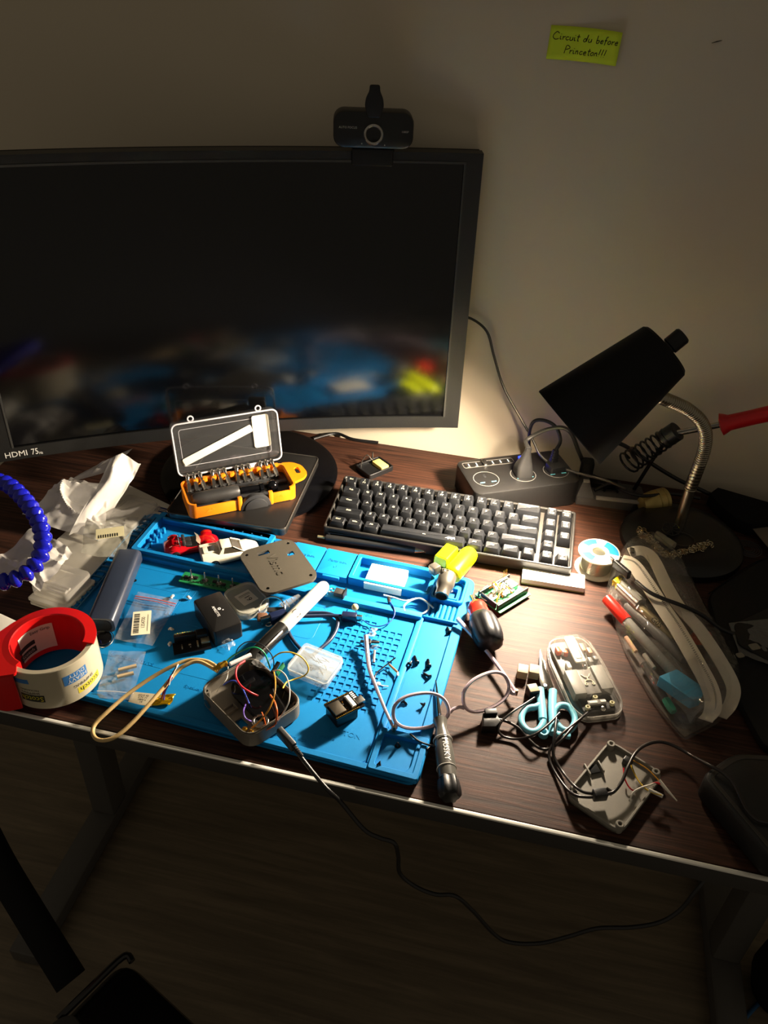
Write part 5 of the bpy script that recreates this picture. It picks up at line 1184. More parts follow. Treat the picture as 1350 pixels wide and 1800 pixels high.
# ================================================================ stubby screwdriver
a_, b_ = P(838, 1064, .020), P(862, 1126, .020)
ss = thing('stubby_screwdriver', 'stubby screwdriver with red collar and fat black handle', 'screwdriver', (a_.x, a_.y, .0006)); d3 = b_-a_; L_ = d3.length; la = Vector((0, 0, .0178)); M_ = AX(la, la+d3)
g = G(); g.cyl(la-d3.normalized()*.022+Vector((0, 0, -.004)), la, .0032, 12); g.build('blade', STEEL, ss)
g = G(); g.lathe([(.0075, -.004), (.0105, -.001), (.0118, .004), (.0112, .008), (.0122, .013), (.0125, .019)], 32, 0, M_); g.build('collar', mat('collar_red', '#e8281c', .22, coat=.3), ss)
g = G(); R = []
for z, r, k in ((.018, .0120, 0), (.022, .0150, .05), (.032, .0172, .09), (.045, .0176, .10), (.056, .0172, .10), (.066, .0150, .06), (.070, .010, 0)):
    R.append([(r*(1-k*max(0, cos(6*2*PI*i/48)))*cos(2*PI*i/48), r*(1-k*max(0, cos(6*2*PI*i/48)))*sin(2*PI*i/48), z*.93) for i in range(48)])
g.T = M_; g.loft(R); g.build('handle', mat('grip_black', '#16171a', .4, spec=.4), ss, ang=50)

# ================================================================ torch lighter
zb = .019
lt = thing('torch_lighter', 'yellow torch lighter with grey metal nozzle lying over the mat corner', 'lighter', tuple(P(797, 1000, 0)))
def L(px, py, z): return W2L(lt, [P(px, py, z)])[0]
YL = mat('yellow_plastic', '#dbe80a', .25, spec=.5, coat=.2)
a_, b_ = L(797, 1008, .0245), L(822, 978, .0190)
g = G(); g.at(AX(a_, b_)); LL = (b_-a_).length; R = []
for z, i_ in ((-.008, .003), (-.005, .0005), (0, 0), (LL, 0), (LL+.006, .001), (LL+.009, .004), (LL+.0105, .008)):
    R.append([(x, y, z) for x, y in inset(rr(.024, .024, .0118, 7), i_)])
g.loft(R); g.build('fuel_tank', YL, lt, ang=60)
a2, b2 = L(776, 985, .0235), L(790, 970, .0205)
g = G(); g.at(AX(a2, b2)); LL = (b2-a2).length; g.loft([[(x, y, z) for x, y in inset(rr(.018, .014, .003, 4), i_)] for z, i_ in ((-.004, .001), (-.003, 0), (LL+.006, 0), (LL+.007, .001))]); g.build('ignition_lever', YL, lt)
GM = mat('gun_grey', '#6f6a60', .32, .7)
n0_, n1_ = L(786, 1016, .0290), L(776, 1048, .0230)
g = G(); g.lathe([(.009, -.006), (.0110, -.002), (.0112, .010), (.0100, .016), (.0085, .019), (.0085, (n1_-n0_).length), (.0070, (n1_-n0_).length+.0005), (.0070, (n1_-n0_).length-.006), (.0010, (n1_-n0_).length-.006)], 28, 0, AX(n0_, n1_)); g.build('nozzle', GM, lt)
g = G(); g.at(AX(L(764, 1000, .028), L(782, 1012, .030))); g.box(0, 0, 0, .012, .012, .012, r=.0015)
for k in range(4): g.box(-.004+k*.0026, -.0062, 0, .0010, .001, .008, r=.0002)
g.build('thumb_lock', GM, lt)
g = G(); g.sphere(L(780, 1008, .034), .0065, 14)
for k in range(5):
    c_ = L(780, 1008, .034); g.tube([(c_.x-.005+.0025*k, c_.y-.004, c_.z+.003), (c_.x-.005+.0025*k, c_.y, c_.z+.0068), (c_.x-.005+.0025*k, c_.y+.004, c_.z+.004)], .0006, 5)
g.build('flame_dial', GM, lt)
g = G(); g.at(AX(L(789, 1040, .020), L(797, 1036, .019))); g.box(0, 0, 0, .006, .0025, .010); g.build('trigger_fin', GM, lt)

# ================================================================ black pen
a_, b_ = P(566, 944, .0065), P(757, 970, .0060)
pn = thing('ballpoint_pen', 'black ballpoint pen with steel tip in front of the keyboard', 'pen', (a_.x, a_.y, .0)); d3 = b_-a_; L_ = d3.length; la = Vector((0, 0, .0062)); M_ = AX(la, la+Vector((d3.x, d3.y, 0)))
g = G(); g.lathe([(.003, .004), (.0048, .006), (.0052, .02), (.0056, L_*.86)], 24, 0, M_); g.build('barrel', mat('pen_black', '#161616', .5), pn)
g = G(); g.lathe([(.0056, L_*.86), (.0050, L_*.88), (.0016, L_*.975), (.0010, L_)], 24, 0, M_); g.build('tip', STEEL, pn)
g = G(); g.cyl(M_ @ Vector((0, 0, -.006)), M_ @ Vector((0, 0, .005)), .0021, 12); g.build('push_button', mat('button_brass', '#c9b98a', .3, .8), pn)
nrm = M_.inverted().to_3x3() @ Vector((-.15, .55, .8)); g = G(); g.at(M_ @ Matrix.Rotation(math.atan2(nrm.y, nrm.x), 4, 'Z')); g.box(.0072, 0, .030, .0014, .0042, .046, r=.0006); g.box(.0055, 0, .009, .004, .004, .003); g.build('clip', BLK, pn)

# ================================================================ green board with jumper wires
c_, an, w_, d_ = Q([(881, 1078), (929, 1041), (889, 1008), (838, 1042)], .008)
gp = thing('wired_board', 'green circuit board piled with grey and orange jumper wires', 'circuit board', (c_.x, c_.y, .0008), an)
g = G(); g.prism(rr(w_, d_, .001, 2), .003, .0046); g.build('board', PCBG, gp)
for y_, lab in ((-d_*.36, 1), (d_*.36, 0)):
    g = G(); g.box(0, y_, .0086, w_*.98, .0028, .0085, 0, r=.0003)
    for k in range(19): g.box(-w_*.46+k*w_*.051, y_, .0130, .0011, .0011, .0006, 1, r=.0001)
    g.build('pin_header', [BLK, GOLD], gp)
g = G(); g.box(-w_*.47, 0, .0086, .0028, d_*.6, .0085); g.build('pin_header', BLK, gp)
g = G(); g.box(-w_*.30, d_*.08, .0065, .012, .012, .004, 0); g.box(w_*.1, 0, .0065, .02, .012, .0035, 1); g.box(w_*.33, d_*.1, .008, .012, .016, .007, 0, r=.001); g.build('module', [STEEL, mat('grey_module', '#8c8c8e', .4)], gp, kind='stuff')
for k in range(3):
    g = G(); g.cyl((w_*.35+k*.0028-.003, d_*.36, .012), (w_*.38+k*.0028-.003, d_*.42, .021), .00035, 6); g.build('pin', GOLD, gp)
rn = random.Random(11)
for k in range(16):
    x0, x1 = rn.uniform(-.42, .2)*w_, rn.uniform(-.2, .42)*w_; y0, y1 = rn.uniform(-.25, .1)*d_, rn.uniform(0, .38)*d_; h = rn.uniform(.013, .020)
    orange = k % 4 == 3
    g = G(); g.tube(cr([(x0, y0, .009), (x0*.7+x1*.3+rn.uniform(-.003, .003), y0*.7+y1*.3, h), (x0*.3+x1*.7, y0*.3+y1*.7+rn.uniform(-.004, .004), h), (x1, y1, .009)], 6), .00065, 6)
    g.build('jumper_wire', mat('wire_orange_bright', '#f0941c', .35) if orange else (mat('wire_grey', '#a9a7a8', .35) if k % 3 else WC['white']), gp, ang=60)
g = G(); g.tube(cr([(-w_*.42, -d_*.1, .007), (-w_*.52, d_*.18, .008), (-w_*.40, d_*.42, .008), (-w_*.12, d_*.46, .008)], 6), .0009, 6); g.build('jumper_wire', mat('wire_pale_green', '#a9cfae', .4), gp)
g = G()
for sx in (-1, 1):
    for sy in (-1, 1): g.cyl((sx*(w_/2-.003), sy*(d_/2-.003), 0), (sx*(w_/2-.003), sy*(d_/2-.003), .0032), .0012, 8)
g.build('standoff', STEEL, gp, kind='stuff')

# ================================================================ white strip and solder spool
c_, an, w_, d_ = Q([(917, 1019), (1027, 1033), (1029, 1010), (920, 993)], .009)
t = thing('white_eraser_block', 'flat bright white block in front of the keyboard', 'block', (c_.x, c_.y, .0004), an)
g = G(); g.prism(rr(w_, d_*.95, .0008, 2), 0, .0020, 1); g.prism(rr(w_, d_*.95, .0008, 2), .0020, .0086, 0, b=.0004); g.build('block', [mat('bright_white', '#f4f4ee', .6), mat('pale_olive', '#9c9c62', .6)], t)
c_ = P(1046, 999, .001)
sp = thing('solder_spool', 'white spool of solder wire with blue printed label', 'solder spool', (c_.x, c_.y, .0003))
SW = mat('spool_white', '#e9e4d2', .4)
g = G(); g.ring(circ(.0265, 40), circ(.009, 40), .0, .0022, b=.0005); g.build('flange', SW, sp); g = G(); g.ring(circ(.0265, 40), circ(.0088, 40), .0270, .0292, b=.0005); g.build('flange', SW, sp)
g = G(); g.ring(circ(.0100, 32), circ(.0085, 32), .002, .0275); g.build('core', SW, sp)
g = G(); R = []
for k in range(33):
    z = .0026+k*.00075; q = .0190+.00028*(k % 2); R.append([(q*cos(2*PI*i/32), q*sin(2*PI*i/32), z) for i in range(32)])
g.loft(R); g.build('solder_wire', mat('solder_metal', '#b9b7a2', .28, .9), sp)
SBL = mat('label_blue', '#2a9ee0', .45); SGR = mat('label_grey', '#8b8f9a', .5)
g = G()
def sector(g, r0, r1, a0, a1, mi, z=.02925, n=10):
    g.loft([[(r*cos(a0+(a1-a0)*k/n), r*sin(a0+(a1-a0)*k/n), z) for r in (r0, r1)] for k in range(n+1)], mi, closed=False, cap=(0, 0))
sector(g, .0125, .0245, -.15, 1.15, 0); sector(g, .0150, .0245, 1.75, 2.65, 0); sector(g, .0125, .0235, 3.5, 4.35, 0); sector(g, .0105, .0140, 1.2, 3.0, 1); sector(g, .0105, .0135, 4.4, 6.0, 1); sector(g, .0150, .0185, 1.25, 1.7, 1)
for k in range(4): g.at(TR(-.001+.0*k, -.0165-.0022*k, .0293)); g.box(.010, 0, 0, .012-.001*k, .0008, .0001, 1, r=.00002)
g.build('spool_label', [SBL, SGR], sp)

# ================================================================ clear mouse
c0_, c1_ = P(993, 1117, .012), P(1062, 1256, .012)
mc_ = (c0_+c1_)/2; ma = math.atan2((c0_-c1_).y, (c0_-c1_).x); ML = (c0_-c1_).length; MW2 = .059
mo = thing('clear_mouse', 'transparent computer mouse showing its inner parts, corded', 'computer mouse', (mc_.x, mc_.y, .0006), ma)
out = roundpoly([(-ML/2, -MW2*.34), (-ML*.36, -MW2*.5), (ML*.3, -MW2*.48), (ML/2, -MW2*.32), (ML/2, MW2*.32), (ML*.3, MW2*.48), (-ML*.36, MW2*.5), (-ML/2, MW2*.34)], .026, 6)
MCL = film('mouse_shell_clear', '#f4efe2', body=.05, rough=.05, gloss=.9); MEDGE = film('mouse_edge', '#efe9dc', body=.3, rough=.08, gloss=1.)
g = G(); R = []
for z, i_ in ((.0035, .001), (.007, 0), (.013, .0012), (.019, .0045), (.0235, .010), (.0262, .017), (.0270, .023)): R.append([(x, y, z*(1-.10*(x/ML)**2*4) if z > .01 else z) for x, y in inset(out, i_)])
g.loft(R, cap=(0, 1)); g.build('top_shell', MCL, mo, ang=60)
g = G(); g.ring(out, inset(out, .0018), .0005, .0085, b=.0005); g.build('shell_edge', MEDGE, mo); g = G(); g.prism(inset(out, .0015), 0, .002); g.build('base_plate', mat('smoke_plastic', '#54504a', .3), mo)
MG = mat('mouse_grey', '#7c776c', .5); MD = mat('mouse_dark', '#393734', .5)
g = G(); g.box(-.012, -.0155, .0105, .034, .0135, .012, r=.0005); g.build('weight_block', MG, mo); g = G(); g.box(-.015, .0155, .0105, .034, .0135, .012, r=.0005); g.build('weight_block', MG, mo)
g = G(); g.box(-.013, 0, .0085, .036, .018, .009, r=.0005); g.build('centre_block', mat('mouse_mid', '#6a655b', .5), mo)
g = G(); g.tube(cr([(-.004, -.005, .0134), (-.008, -.002, .0136), (-.008, .002, .0136), (-.004, .005, .0134)], 4), .0008, 6); g.tube(cr([(-.018, -.005, .0134), (-.013, -.003, .0136), (-.013, .003, .0136), (-.018, .005, .0134)], 4), .0008, 6); g.tube([(-.013, 0, .0136), (-.008, 0, .0136)], .0012, 6); g.ring(circ(.0018, 12, -.018, -.004), circ(.001, 12, -.018, -.004), .013, .0142); g.ring(circ(.0018, 12, -.018, .004), circ(.001, 12, -.018, .004), .013, .0142); g.build('emblem', mat('emblem_cream', '#d8cfb0', .4), mo)
g = G(); g.box(-.039, 0, .005, .020, .036, .006, r=.001); g.build('rear_board', MD, mo)
g = G(); g.box(-.041, .001, .0095, .006, .020, .004, r=.0004); g.box(-.041, -.006, .0117, .003, .006, .0006, 1, r=.0002); g.box(-.041, .005, .0117, .003, .009, .0006, 1, r=.0002); g.build('cable_socket', [MG, WHT], mo)
for x, y in ((-.046, .013), (-.034, 0), (.005, -.010), (-.044, -.015)):
    g = G(); g.ring(circ(.0028, 16, x, y), circ(.0011, 16, x, y), .004, .0118, b=.0004); g.build('screw_post', mat('post_cream', '#cfc79c', .45), mo)
g = G(); g.sphere((-.049, -.003, .009), .0032, 10); g.build('knob', STEEL, mo)
g = G(); g.prism(rr(.040, .0125, .003, 4, .030, 0), .0165, .0185, b=.0005); g.build('battery_holder', mat('pale_part', '#e4dfd0', .35), mo); g = G(); g.ring(rr(.018, .008, .002, 3, .024, 0), rr(.0165, .0065, .0015, 3, .024, 0), .0185, .0189); g.ring(rr(.009, .008, .002, 3, .040, 0), rr(.0075, .0065, .0015, 3, .040, 0), .0185, .0189); g.build('window_frame', MG, mo)
g = G(); g.box(.022, 0, .006, .052, .044, .004, r=.001); g.build('main_board', mat('board_taupe', '#4d483f', .5), mo)
for (x, y, c, sx_2) in ((.036, .0165, 'o', .009), (.034, .0110, 'w', .006), (.032, .0068+.002, 'o', .006), (.036, -.0125, 't', .012), (.030, -.0185, 't', .009), (.016, -.014, 'g', .008), (.012, .013, 'w', .009), (.018, -.021, 'g', .006)):
    g = G(); g.box(x, y, .0105, sx_2, .0048, .007, r=.0008); g.build('inner_component', {'o': mat('orange_clear', '#e0582a', .25), 'w': WHT, 't': mat('tan_clear', '#c29a7c', .3), 'g': mat('grey_comp', '#76716a', .4)}[c], mo)
g = G(); g.cyl((.006, -.004, .013), (.012, -.004, .013), .0030, 12); g.build('wheel_axle', STEEL, mo)
g = G(); g.tube(cr([(.045, -.0235, .012), (.01, -.0262, .014), (-.02, -.0262, .013)], 6), .0007, 6); g.build('edge_rib', MEDGE, mo)

# ================================================================ magnet cubes
CUB = mat('wood_cube', '#a08a66', .5)
for (p0, p1), lab in ((((909, 1182), (928, 1184)), 'left one of the two tan square blocks side by side'), (((930, 1184), (948, 1183)), 'right one of the two tan square blocks side by side')):
    c_ = (P(*p0, .010)+P(*p1, .010))/2; t = thing('small_cube', lab, 'cube', (c_.x, c_.y+.006, .0003), .0, 'small square blocks')
    g = G(); g.box(0, 0, .0055, .0112, .0125, .011, r=.0005); g.build('cube', CUB, t)
c_ = P(937, 1213, .012); t = thing('corded_cube', 'small dark block with tan top joined to a black cord', 'cube', (c_.x, c_.y+.003, .0003), .45)
g = G(); g.box(0, 0, .006, .0115, .012, .012, r=.0005); g.build('block', BLK, t); g = G(); g.box(0, 0, .01225, .010, .0105, .0006, r=.0002); g.build('top_face', CUB, t)

# ================================================================ scissors
sc = thing('scissors', 'small scissors with pale blue plastic handles under black cords', 'scissors', tuple(P(955, 1205, 0)))
AQ2 = mat('aqua_handle', '#7cc4d6', .3, spec=.5)
def S_(px, py, z=.004): return W2L(sc, [P(px, py, z)])[0]
def bladeo(pts, z, nm):
    pl2_ = [S_(x, y, 0) for x, y in pts]; g = G(); q = [(v.x, v.y) for v in pl2_]
    if sum(q[i-1][0]*q[i][1]-q[i][0]*q[i-1][1] for i in range(len(q))) < 0: q = q[::-1]
    g.prism(q, z, z+.0012, b=.0003); g.build(nm, CHR, sc)
bladeo([(948, 1148), (953, 1170), (966, 1212), (952, 1222), (946, 1205), (946, 1170)], .0060, 'blade')
bladeo([(949, 1150), (960, 1180), (972, 1214), (962, 1222), (955, 1205)], .0046, 'blade')
g = G(); c_ = S_(958, 1206, .0068); g.lathe([(.0026, 0), (.0026, .001), (.0018, .0016)], 16, 0, Matrix.Translation(c_)); g.build('pivot', STEEL, sc)
for ring_, arm in (([(951, 1240), (941, 1243), (925, 1246), (917, 1258), (918, 1273), (929, 1285), (943, 1285), (953, 1274), (955, 1258)], [(949, 1211), (951, 1232), (953, 1250), (954, 1265)]),
                   ([(976, 1247), (986, 1240), (1000, 1243), (1009, 1258), (1010, 1272), (1000, 1284), (987, 1281), (976, 1268), (973, 1256)], [(972, 1214), (971, 1232), (971, 1250), (972, 1270), (972, 1290)])):
    g = G(); g.tube(cr([S_(x, y, .0055) for x, y in ring_], 6, True), .0036, 10, closed=True, flat=1.0); g.tube(cr([S_(x, y, .0058) for x, y in arm], 5), .0046, 10, flat=.9); g.build('handle', AQ2, sc, ang=60)
g = G(); c_ = S_(955, 1290, .003); g.ring(circ(.0052, 20, c_.x, c_.y), circ(.0026, 20, c_.x, c_.y), .001, .007, b=.0006); g.build('handle_loop', AQ2, sc)
g = G(); c_ = S_(987, 1293, .003); g.box(c_.x, c_.y, .004, .018, .005, .005); g.build('handle_stub', AQ2, sc)

# ================================================================ cords around the scissors
c_ = P(861, 1271, .006); t = thing('black_connector', 'faceted black connector block at the end of the cords, beside the glasses', 'connector', (c_.x, c_.y, .0004), .3)
g = G(); g.prism(roundpoly([(-.010, -.008), (.004, -.009), (.011, -.002), (.008, .008), (-.006, .010)], .001), 0, .011, b=.0015); g.box(.002, .009, .012, .013, .007, .004); g.build('body', BLK, t)
CB = mat('cord_brown_black', '#221c1a', .3, spec=.55)
tubeobj('black_cable', PP([(940, 1226, .008), (925, 1236, .010), (900, 1252, .012), (882, 1268, .010), (876, 1284, .006), (886, 1295, .003), (910, 1299, .004), (938, 1292, .0125), (962, 1275, .0135), (984, 1253, .0125)]), .0013, CB, 'black cord looping from the dark block over the scissors handle', 'cord')
tubeobj('black_cable', PP([(872, 1264, .007), (890, 1268, .006), (912, 1280, .005), (930, 1300, .004), (948, 1315, .003), (966, 1316, .004), (985, 1303, .012), (1005, 1280, .0125), (1022, 1262, .010), (1043, 1244, .008)]), .0015, CB, 'black cord from the faceted connector running to the clear mouse', 'cord')
tubeobj('black_cable', PP([(1040, 1247, .008), (1015, 1268, .012), (988, 1290, .013), (968, 1315, .007), (966, 1335, .003), (976, 1358, .003), (995, 1385, .007), (1012, 1398, .0125), (1030, 1401, .014), (1042, 1401, .014)]), .0015, CB, 'left cord of the pair running from the mouse to the inline plug', 'cord')
tubeobj('black_cable', PP([(978, 1262, .013), (975, 1290, .014), (972, 1318, .008), (976, 1335, .004), (990, 1358, .004), (1008, 1380, .0125), (1025, 1392, .0145), (1042, 1395, .014)]), .0015, CB, 'right cord of the pair running to the inline plug', 'cord')
a_, b_ = P(1042, 1398, .014), P(1066, 1396, .014)
t = thing('inline_plug', 'small black inline plug lying on the grey back cover', 'plug', tuple(a_)); 
g = G(); g.at(AX((0, 0, 0), b_-a_)); g.box(0, 0, (b_-a_).length/2, .0085, .0100, (b_-a_).length, r=.0008); g.build('body', BLK, t)
tubeobj('cord', [b_]+PP([(1080, 1391, .014), (1094, 1372, .016), (1103, 1350, .018), (1116, 1325, .018), (1134, 1310, .016), (1158, 1304, .014), (1185, 1311, .012), (1215, 1328, .016), (1245, 1344, .033), (1270, 1358, .0365), (1290, 1378, .036), (1303, 1405, .0355), (1316, 1428, .0355), (1335, 1443, .0355), (1365, 1447, .0355)]), .0017, CB, parent=t, n=10)

# ================================================================ grey back cover with posts
posts = [(1011, 1393), (1090, 1448), (1153.5, 1356), (1074.5, 1307)]
PW_ = [P(x, y, .0105) for x, y in posts]; ctr = sum(PW_, Vector((0, 0, 0)))/4
an = math.atan2((PW_[1]-PW_[0]).y+(PW_[2]-PW_[3]).y, (PW_[1]-PW_[0]).x+(PW_[2]-PW_[3]).x)
bc = thing('back_cover', 'grey plastic back cover with four screw posts lying hollow side up', 'back cover', (ctr.x, ctr.y, .0006), an)
lp_ = [v.xy for v in W2L(bc, PW_)]
big = []
w_ = ((lp_[1]-lp_[0]).length+(lp_[2]-lp_[3]).length)/2; d_ = ((lp_[3]-lp_[0]).length+(lp_[2]-lp_[1]).length)/2
ol = roundpoly([(-w_/2-.0058, -d_/2-.0058), (w_/2+.0058, -d_/2-.0058), (w_/2+.0058, d_/2+.0058), (-w_/2-.0058, d_/2+.0058)], .012, 6)
BG = mat('cover_grey', '#8d887d', .5, bump=.2, bscale=1200)
g = G(); g.plate(ol, [rr(.008, .007, .0006, 2, -w_*.02, -.0 if 0 else d_*.23-d_*.5+.012)], 0, .0022); g.ring(ol, inset(ol, .0022), .0, .0070, b=.0004); g.build('shell', BG, bc)
for v in lp_:
    g = G(); g.ring(circ(.0040, 18, v.x, v.y), circ(.0018, 18, v.x, v.y), .0, .0104, b=.0005); g.build('screw_post', BG, bc)
lx = W2L(bc, [P(1044, 1352, .005)])[0]
g = G(); g.at(TR(lx.x, lx.y, 0, rz=-an+.5)); g.box(0, 0, .0045, .010, .009, .0012, 1, r=.0002); g.box(.0075, 0, .005, .002, .013, .0055); g.box(-.0075, 0, .005, .002, .013, .0055); g.build('clip_mount', [BG, BLKM], bc)
c_ = W2L(bc, [P(1103, 1340, .006)])[0]; g = G(); g.at(TR(c_.x, c_.y, 0)); g.box(0, 0, .006, .009, .007, .008); g.build('wire_plug', BLK, bc)
for n, r, l in (('red', .0008, [(1096, 1350, .012), (1098, 1368, .010), (1106, 1384, .007), (1114, 1390, .005)]), ('white', .0009, [(1107, 1409, .006), (1112, 1394, .009), (1126, 1385, .012), (1142, 1380, .014), (1152, 1376, .014)]), ('red', .0009, [(1146, 1378, .014), (1153, 1376, .014), (1160, 1378, .013)]),
                ('yellow', .0007, [(1108, 1344, .013), (1122, 1372, .012), (1140, 1390, .013), (1163, 1398, .014)]), ('amber', .0006, [(1112, 1336, .013), (1138, 1352, .014), (1160, 1374, .014)]), ('black', .0007, [(1106, 1408, .006), (1110, 1400, .007)])):
    tubeobj('wire', PP(l), r, WC[n], parent=bc, label=n+' wire')
a_, b_ = W2L(bc, PP([(1158, 1372, .0135), (1190, 1408, .0085)])); g = G(); g.tube([a_, a_*.5+b_*.5, b_], lambda t_: .0021-.0016*t_, 8); g.build('white_lead_tip', WHT, bc)
a_, b_ = W2L(bc, PP([(1140, 1388, .0135), (1165, 1400, .0125)])); g = G(); g.cyl(a_, b_, .0018, 10); g.build('heat_shrink_tube', WHT, bc)
# ================================================================ dark flat sleeve under the pouch and other dark things at the right
FAB = mat('black_fabric', '#0e0e0f', .85, spec=.2, bump=.6, bscale=1500)
sl = [P(x, y, .0) for x, y in ((1240, 1052), (1340, 988), (1420, 1010), (1420, 1330), (1345, 1335), (1292, 1238), (1262, 1130))]
g = G(); pts = roundpoly([(p.x, p.y) for p in sl][::-1], .02, 5)
g.prism(pts, .0004, .010, b=.003, bb=.001); slv = g.build('sleeve', mat('dark_sleeve', '#101112', .6, spec=.3, bump=.4, bscale=700), label='flat black sleeve lying at the right behind the pencil pouch', cat='sleeve')
tubeobj('sleeve_seam', [Vector((p.x*.97+.44*.03, p.y*.96+.32*.04, .0102)) for p in sl[:4]], .0008, FAB, parent=slv)
g = G(); cs_ = [P(x, y, .0) for x, y in ((1306, 926), (1352, 908), (1400, 960), (1366, 1000))]; g.prism([(p.x, p.y) for p in cs_][::-1], .0112, .0120); g.build('grey_card', mat('grey_paper', '#6f675a', .8), label='plain grey card corner at the right edge behind the sleeve', cat='card')
g = G(); pts_ = [P(x, y, .02) for x, y in ((1248, 866), (1262, 856), (1345, 880), (1420, 900), (1420, 935), (1352, 918), (1322, 922), (1296, 912), (1262, 884))]
R = [(p.x, min(p.y, .622)) for p in pts_]
ar = sum(R[i-1][0]*R[i][1]-R[i][0]*R[i-1][1] for i in range(len(R)))
g.prism(R if ar > 0 else R[::-1], .0004, .020, b=.002); g.build('black_pouch', FAB, label='flat black cloth pouch against the wall right of the lamp', cat='pouch')
# black case, lower right
cA = [P(x, y, .030) for x, y in ((1232, 1362), (1365, 1520), (1440, 1440), (1440, 1330), (1290, 1322))]
bcs = thing('black_hard_case', 'rounded black case at the lower right desk edge', 'case', tuple(Vector((.42, .09, 0))))
loc_ = [v.xy for v in W2L(bcs, cA)]; ar = sum(loc_[i-1].x*loc_[i].y-loc_[i].x*loc_[i-1].y for i in range(len(loc_)))
loc_ = roundpoly([tuple(v) for v in (loc_ if ar > 0 else loc_[::-1])], .012, 5)
g = G(); g.prism(loc_, .0004, .031, b=.005, bb=.004); g.build('shell', mat('case_soft_black', '#1c1b1a', .45, bump=.3, bscale=1200), bcs)
g = G(); g.ring(inset(loc_, .004), inset(loc_, .008), .030, .0316, b=.0003); g.build('raised_border', mat('case_border', '#3b3833', .4), bcs)
# clear sleeve with black gadget
q_ = [P(x, y, .0) for x, y in ((1290, 1150), (1400, 1210), (1420, 1110), (1345, 1085), (1282, 1115))]
t = thing('clear_sleeve', 'clear plastic sleeve holding a black gadget right of the pencil pouch', 'plastic sleeve', (q_[0].x, q_[0].y, .0106))
lq = [v.xy for v in W2L(t, q_)]
g = G(); g.loft(crumple([Vector((lq[4].x-.006, lq[4].y, .006)), Vector((lq[0].x, lq[0].y-.012, .002)), Vector((lq[1].x, lq[1].y, .006)), Vector((lq[2].x, lq[2].y+.008, .008))], 14, 14, .008, 71), closed=False, cap=(0, 0)); g.build('film', BAG, t, ang=28)
g = G(); g.prism(roundpoly([tuple(v) for v in lq], .006, 4), .0002, .0062, b=.001); gd = g.build('gadget', BLK, t)
for (x, y), rx_ in (((1326, 1137), .006), ((1301, 1152), .0045)):
    v = W2L(t, [P(x, y, .017)])[0]; g = G(); g.at(TR(v.x, v.y, .0062, rz=.5)); g.prism(rr(rx_*2, rx_*1.5, .002, 4), 0, .0008); g.build('grey_button', mat('button_grey', '#8c8676', .5), gd)

# ================================================================ clear pencil pouch and its contents
POB = [(1062, 1045), (1080, 985), (1112, 966), (1142, 962), (1188, 1005), (1240, 1085), (1296, 1178), (1300, 1205), (1278, 1262), (1205, 1300), (1192, 1288), (1150, 1238), (1100, 1150)]
pw = [P(x, y, .004) for x, y in POB]; pc_ = sum(pw, Vector((0, 0, 0)))/len(pw)
po = thing('pencil_pouch', 'long clear zipped pencil pouch with white zip tape and stationery inside', 'pencil pouch', (pc_.x, pc_.y, .0006))
lp_ = [v.xy for v in W2L(po, pw)]; sm = roundpoly([tuple(v) for v in lp_], .02, 4)
if sum(sm[i-1][0]*sm[i][1]-sm[i][0]*sm[i-1][1] for i in range(len(sm))) < 0: sm = sm[::-1]
POF = film('pouch_film', '#efe9dc', body=.03, rough=.05, gloss=1.1, bump=1.6, bscale=55)
g = G(); nR = len(sm); R = []
def lift(x, y):                            # the pouch rides up over the rim of the lamp base
    q = math.hypot(x+pc_.x-.374, y+pc_.y-.481); t_ = max(0, min(1, (.112-q)/.028)); return .0215*t_*t_*(3-2*t_)
def hum(x, y): return .0035*sin(130*x+60*y)+.003*sin(70*y-90*x)
for z, i_ in ((.0, .004), (.0015, .0), (.010, .0005), (.020, .004), (.028, .012), (.032, .022), (.033, .030)):
    R.append([(x, y, z*(1-.45*lift(x, y)/.0215)+lift(x, y)+(hum(x, y)*(z/.03) if z > .005 else 0)) for x, y in inset(sm, i_)])
g.loft(R, cap=(0, 1)); g.build('film', POF, po, ang=50)
g = G(); R = [[(x, y, .0003+lift(x, y)) for x, y in inset(sm, .004)], [(x, y, .0008+lift(x, y)) for x, y in inset(sm, .004)]]; g.loft(R); g.build('bottom', film('pouch_bottom', '#d8d0c2', body=.08, rough=.2), po)
ZT = mat('zip_tape_white', '#d9d0be', .7, bump=.5, bscale=1500)
def ribbon(name, pts_, wd, m, lean=.35):
    c = cr(W2L(po, PP(pts_)), 8); g = G(); R = []
    for i in range(len(c)):
        t_ = (c[min(i+1, len(c)-1)]-c[max(i-1, 0)]).normalized(); n_ = Vector((-t_.y, t_.x, lean)).normalized()*wd/2; u_ = Vector((0, 0, .0005))
        R.append([c[i]-n_-u_, c[i]+n_-u_, c[i]+n_+u_, c[i]-n_+u_])
    g.loft(R); return g.build(name, m, po, ang=50), c
z1_, c1z = ribbon('zip_tape', [(1092, 985, .036), (1112, 992, .038), (1135, 1022, .040), (1165, 1068, .040), (1190, 1105, .040), (1222, 1160, .038), (1248, 1210, .034), (1253, 1246, .028), (1240, 1266, .018)], .0170, ZT)
z2_, c2z = ribbon('zip_tape', [(1106, 972, .034), (1128, 968, .036), (1148, 982, .037), (1172, 1030, .038), (1195, 1068, .037), (1228, 1105, .036), (1262, 1155, .034), (1288, 1205, .028), (1284, 1238, .022), (1266, 1260, .018)], .0140, ZT)
g = G()
for i in range(0, len(c1z)-1):
    for f_ in (0, .5):
        c = c1z[i].lerp(c1z[i+1], f_); g.at(TR(c.x+.0035, c.y+.002, c.z+.0016, rz=.6)); g.box(0, 0, 0, .0036, .0012, .0012, r=.0002)
g.build('zip_teeth', mat('teeth_silver', '#cfc9ba', .2, .6), z1_, kind='stuff')
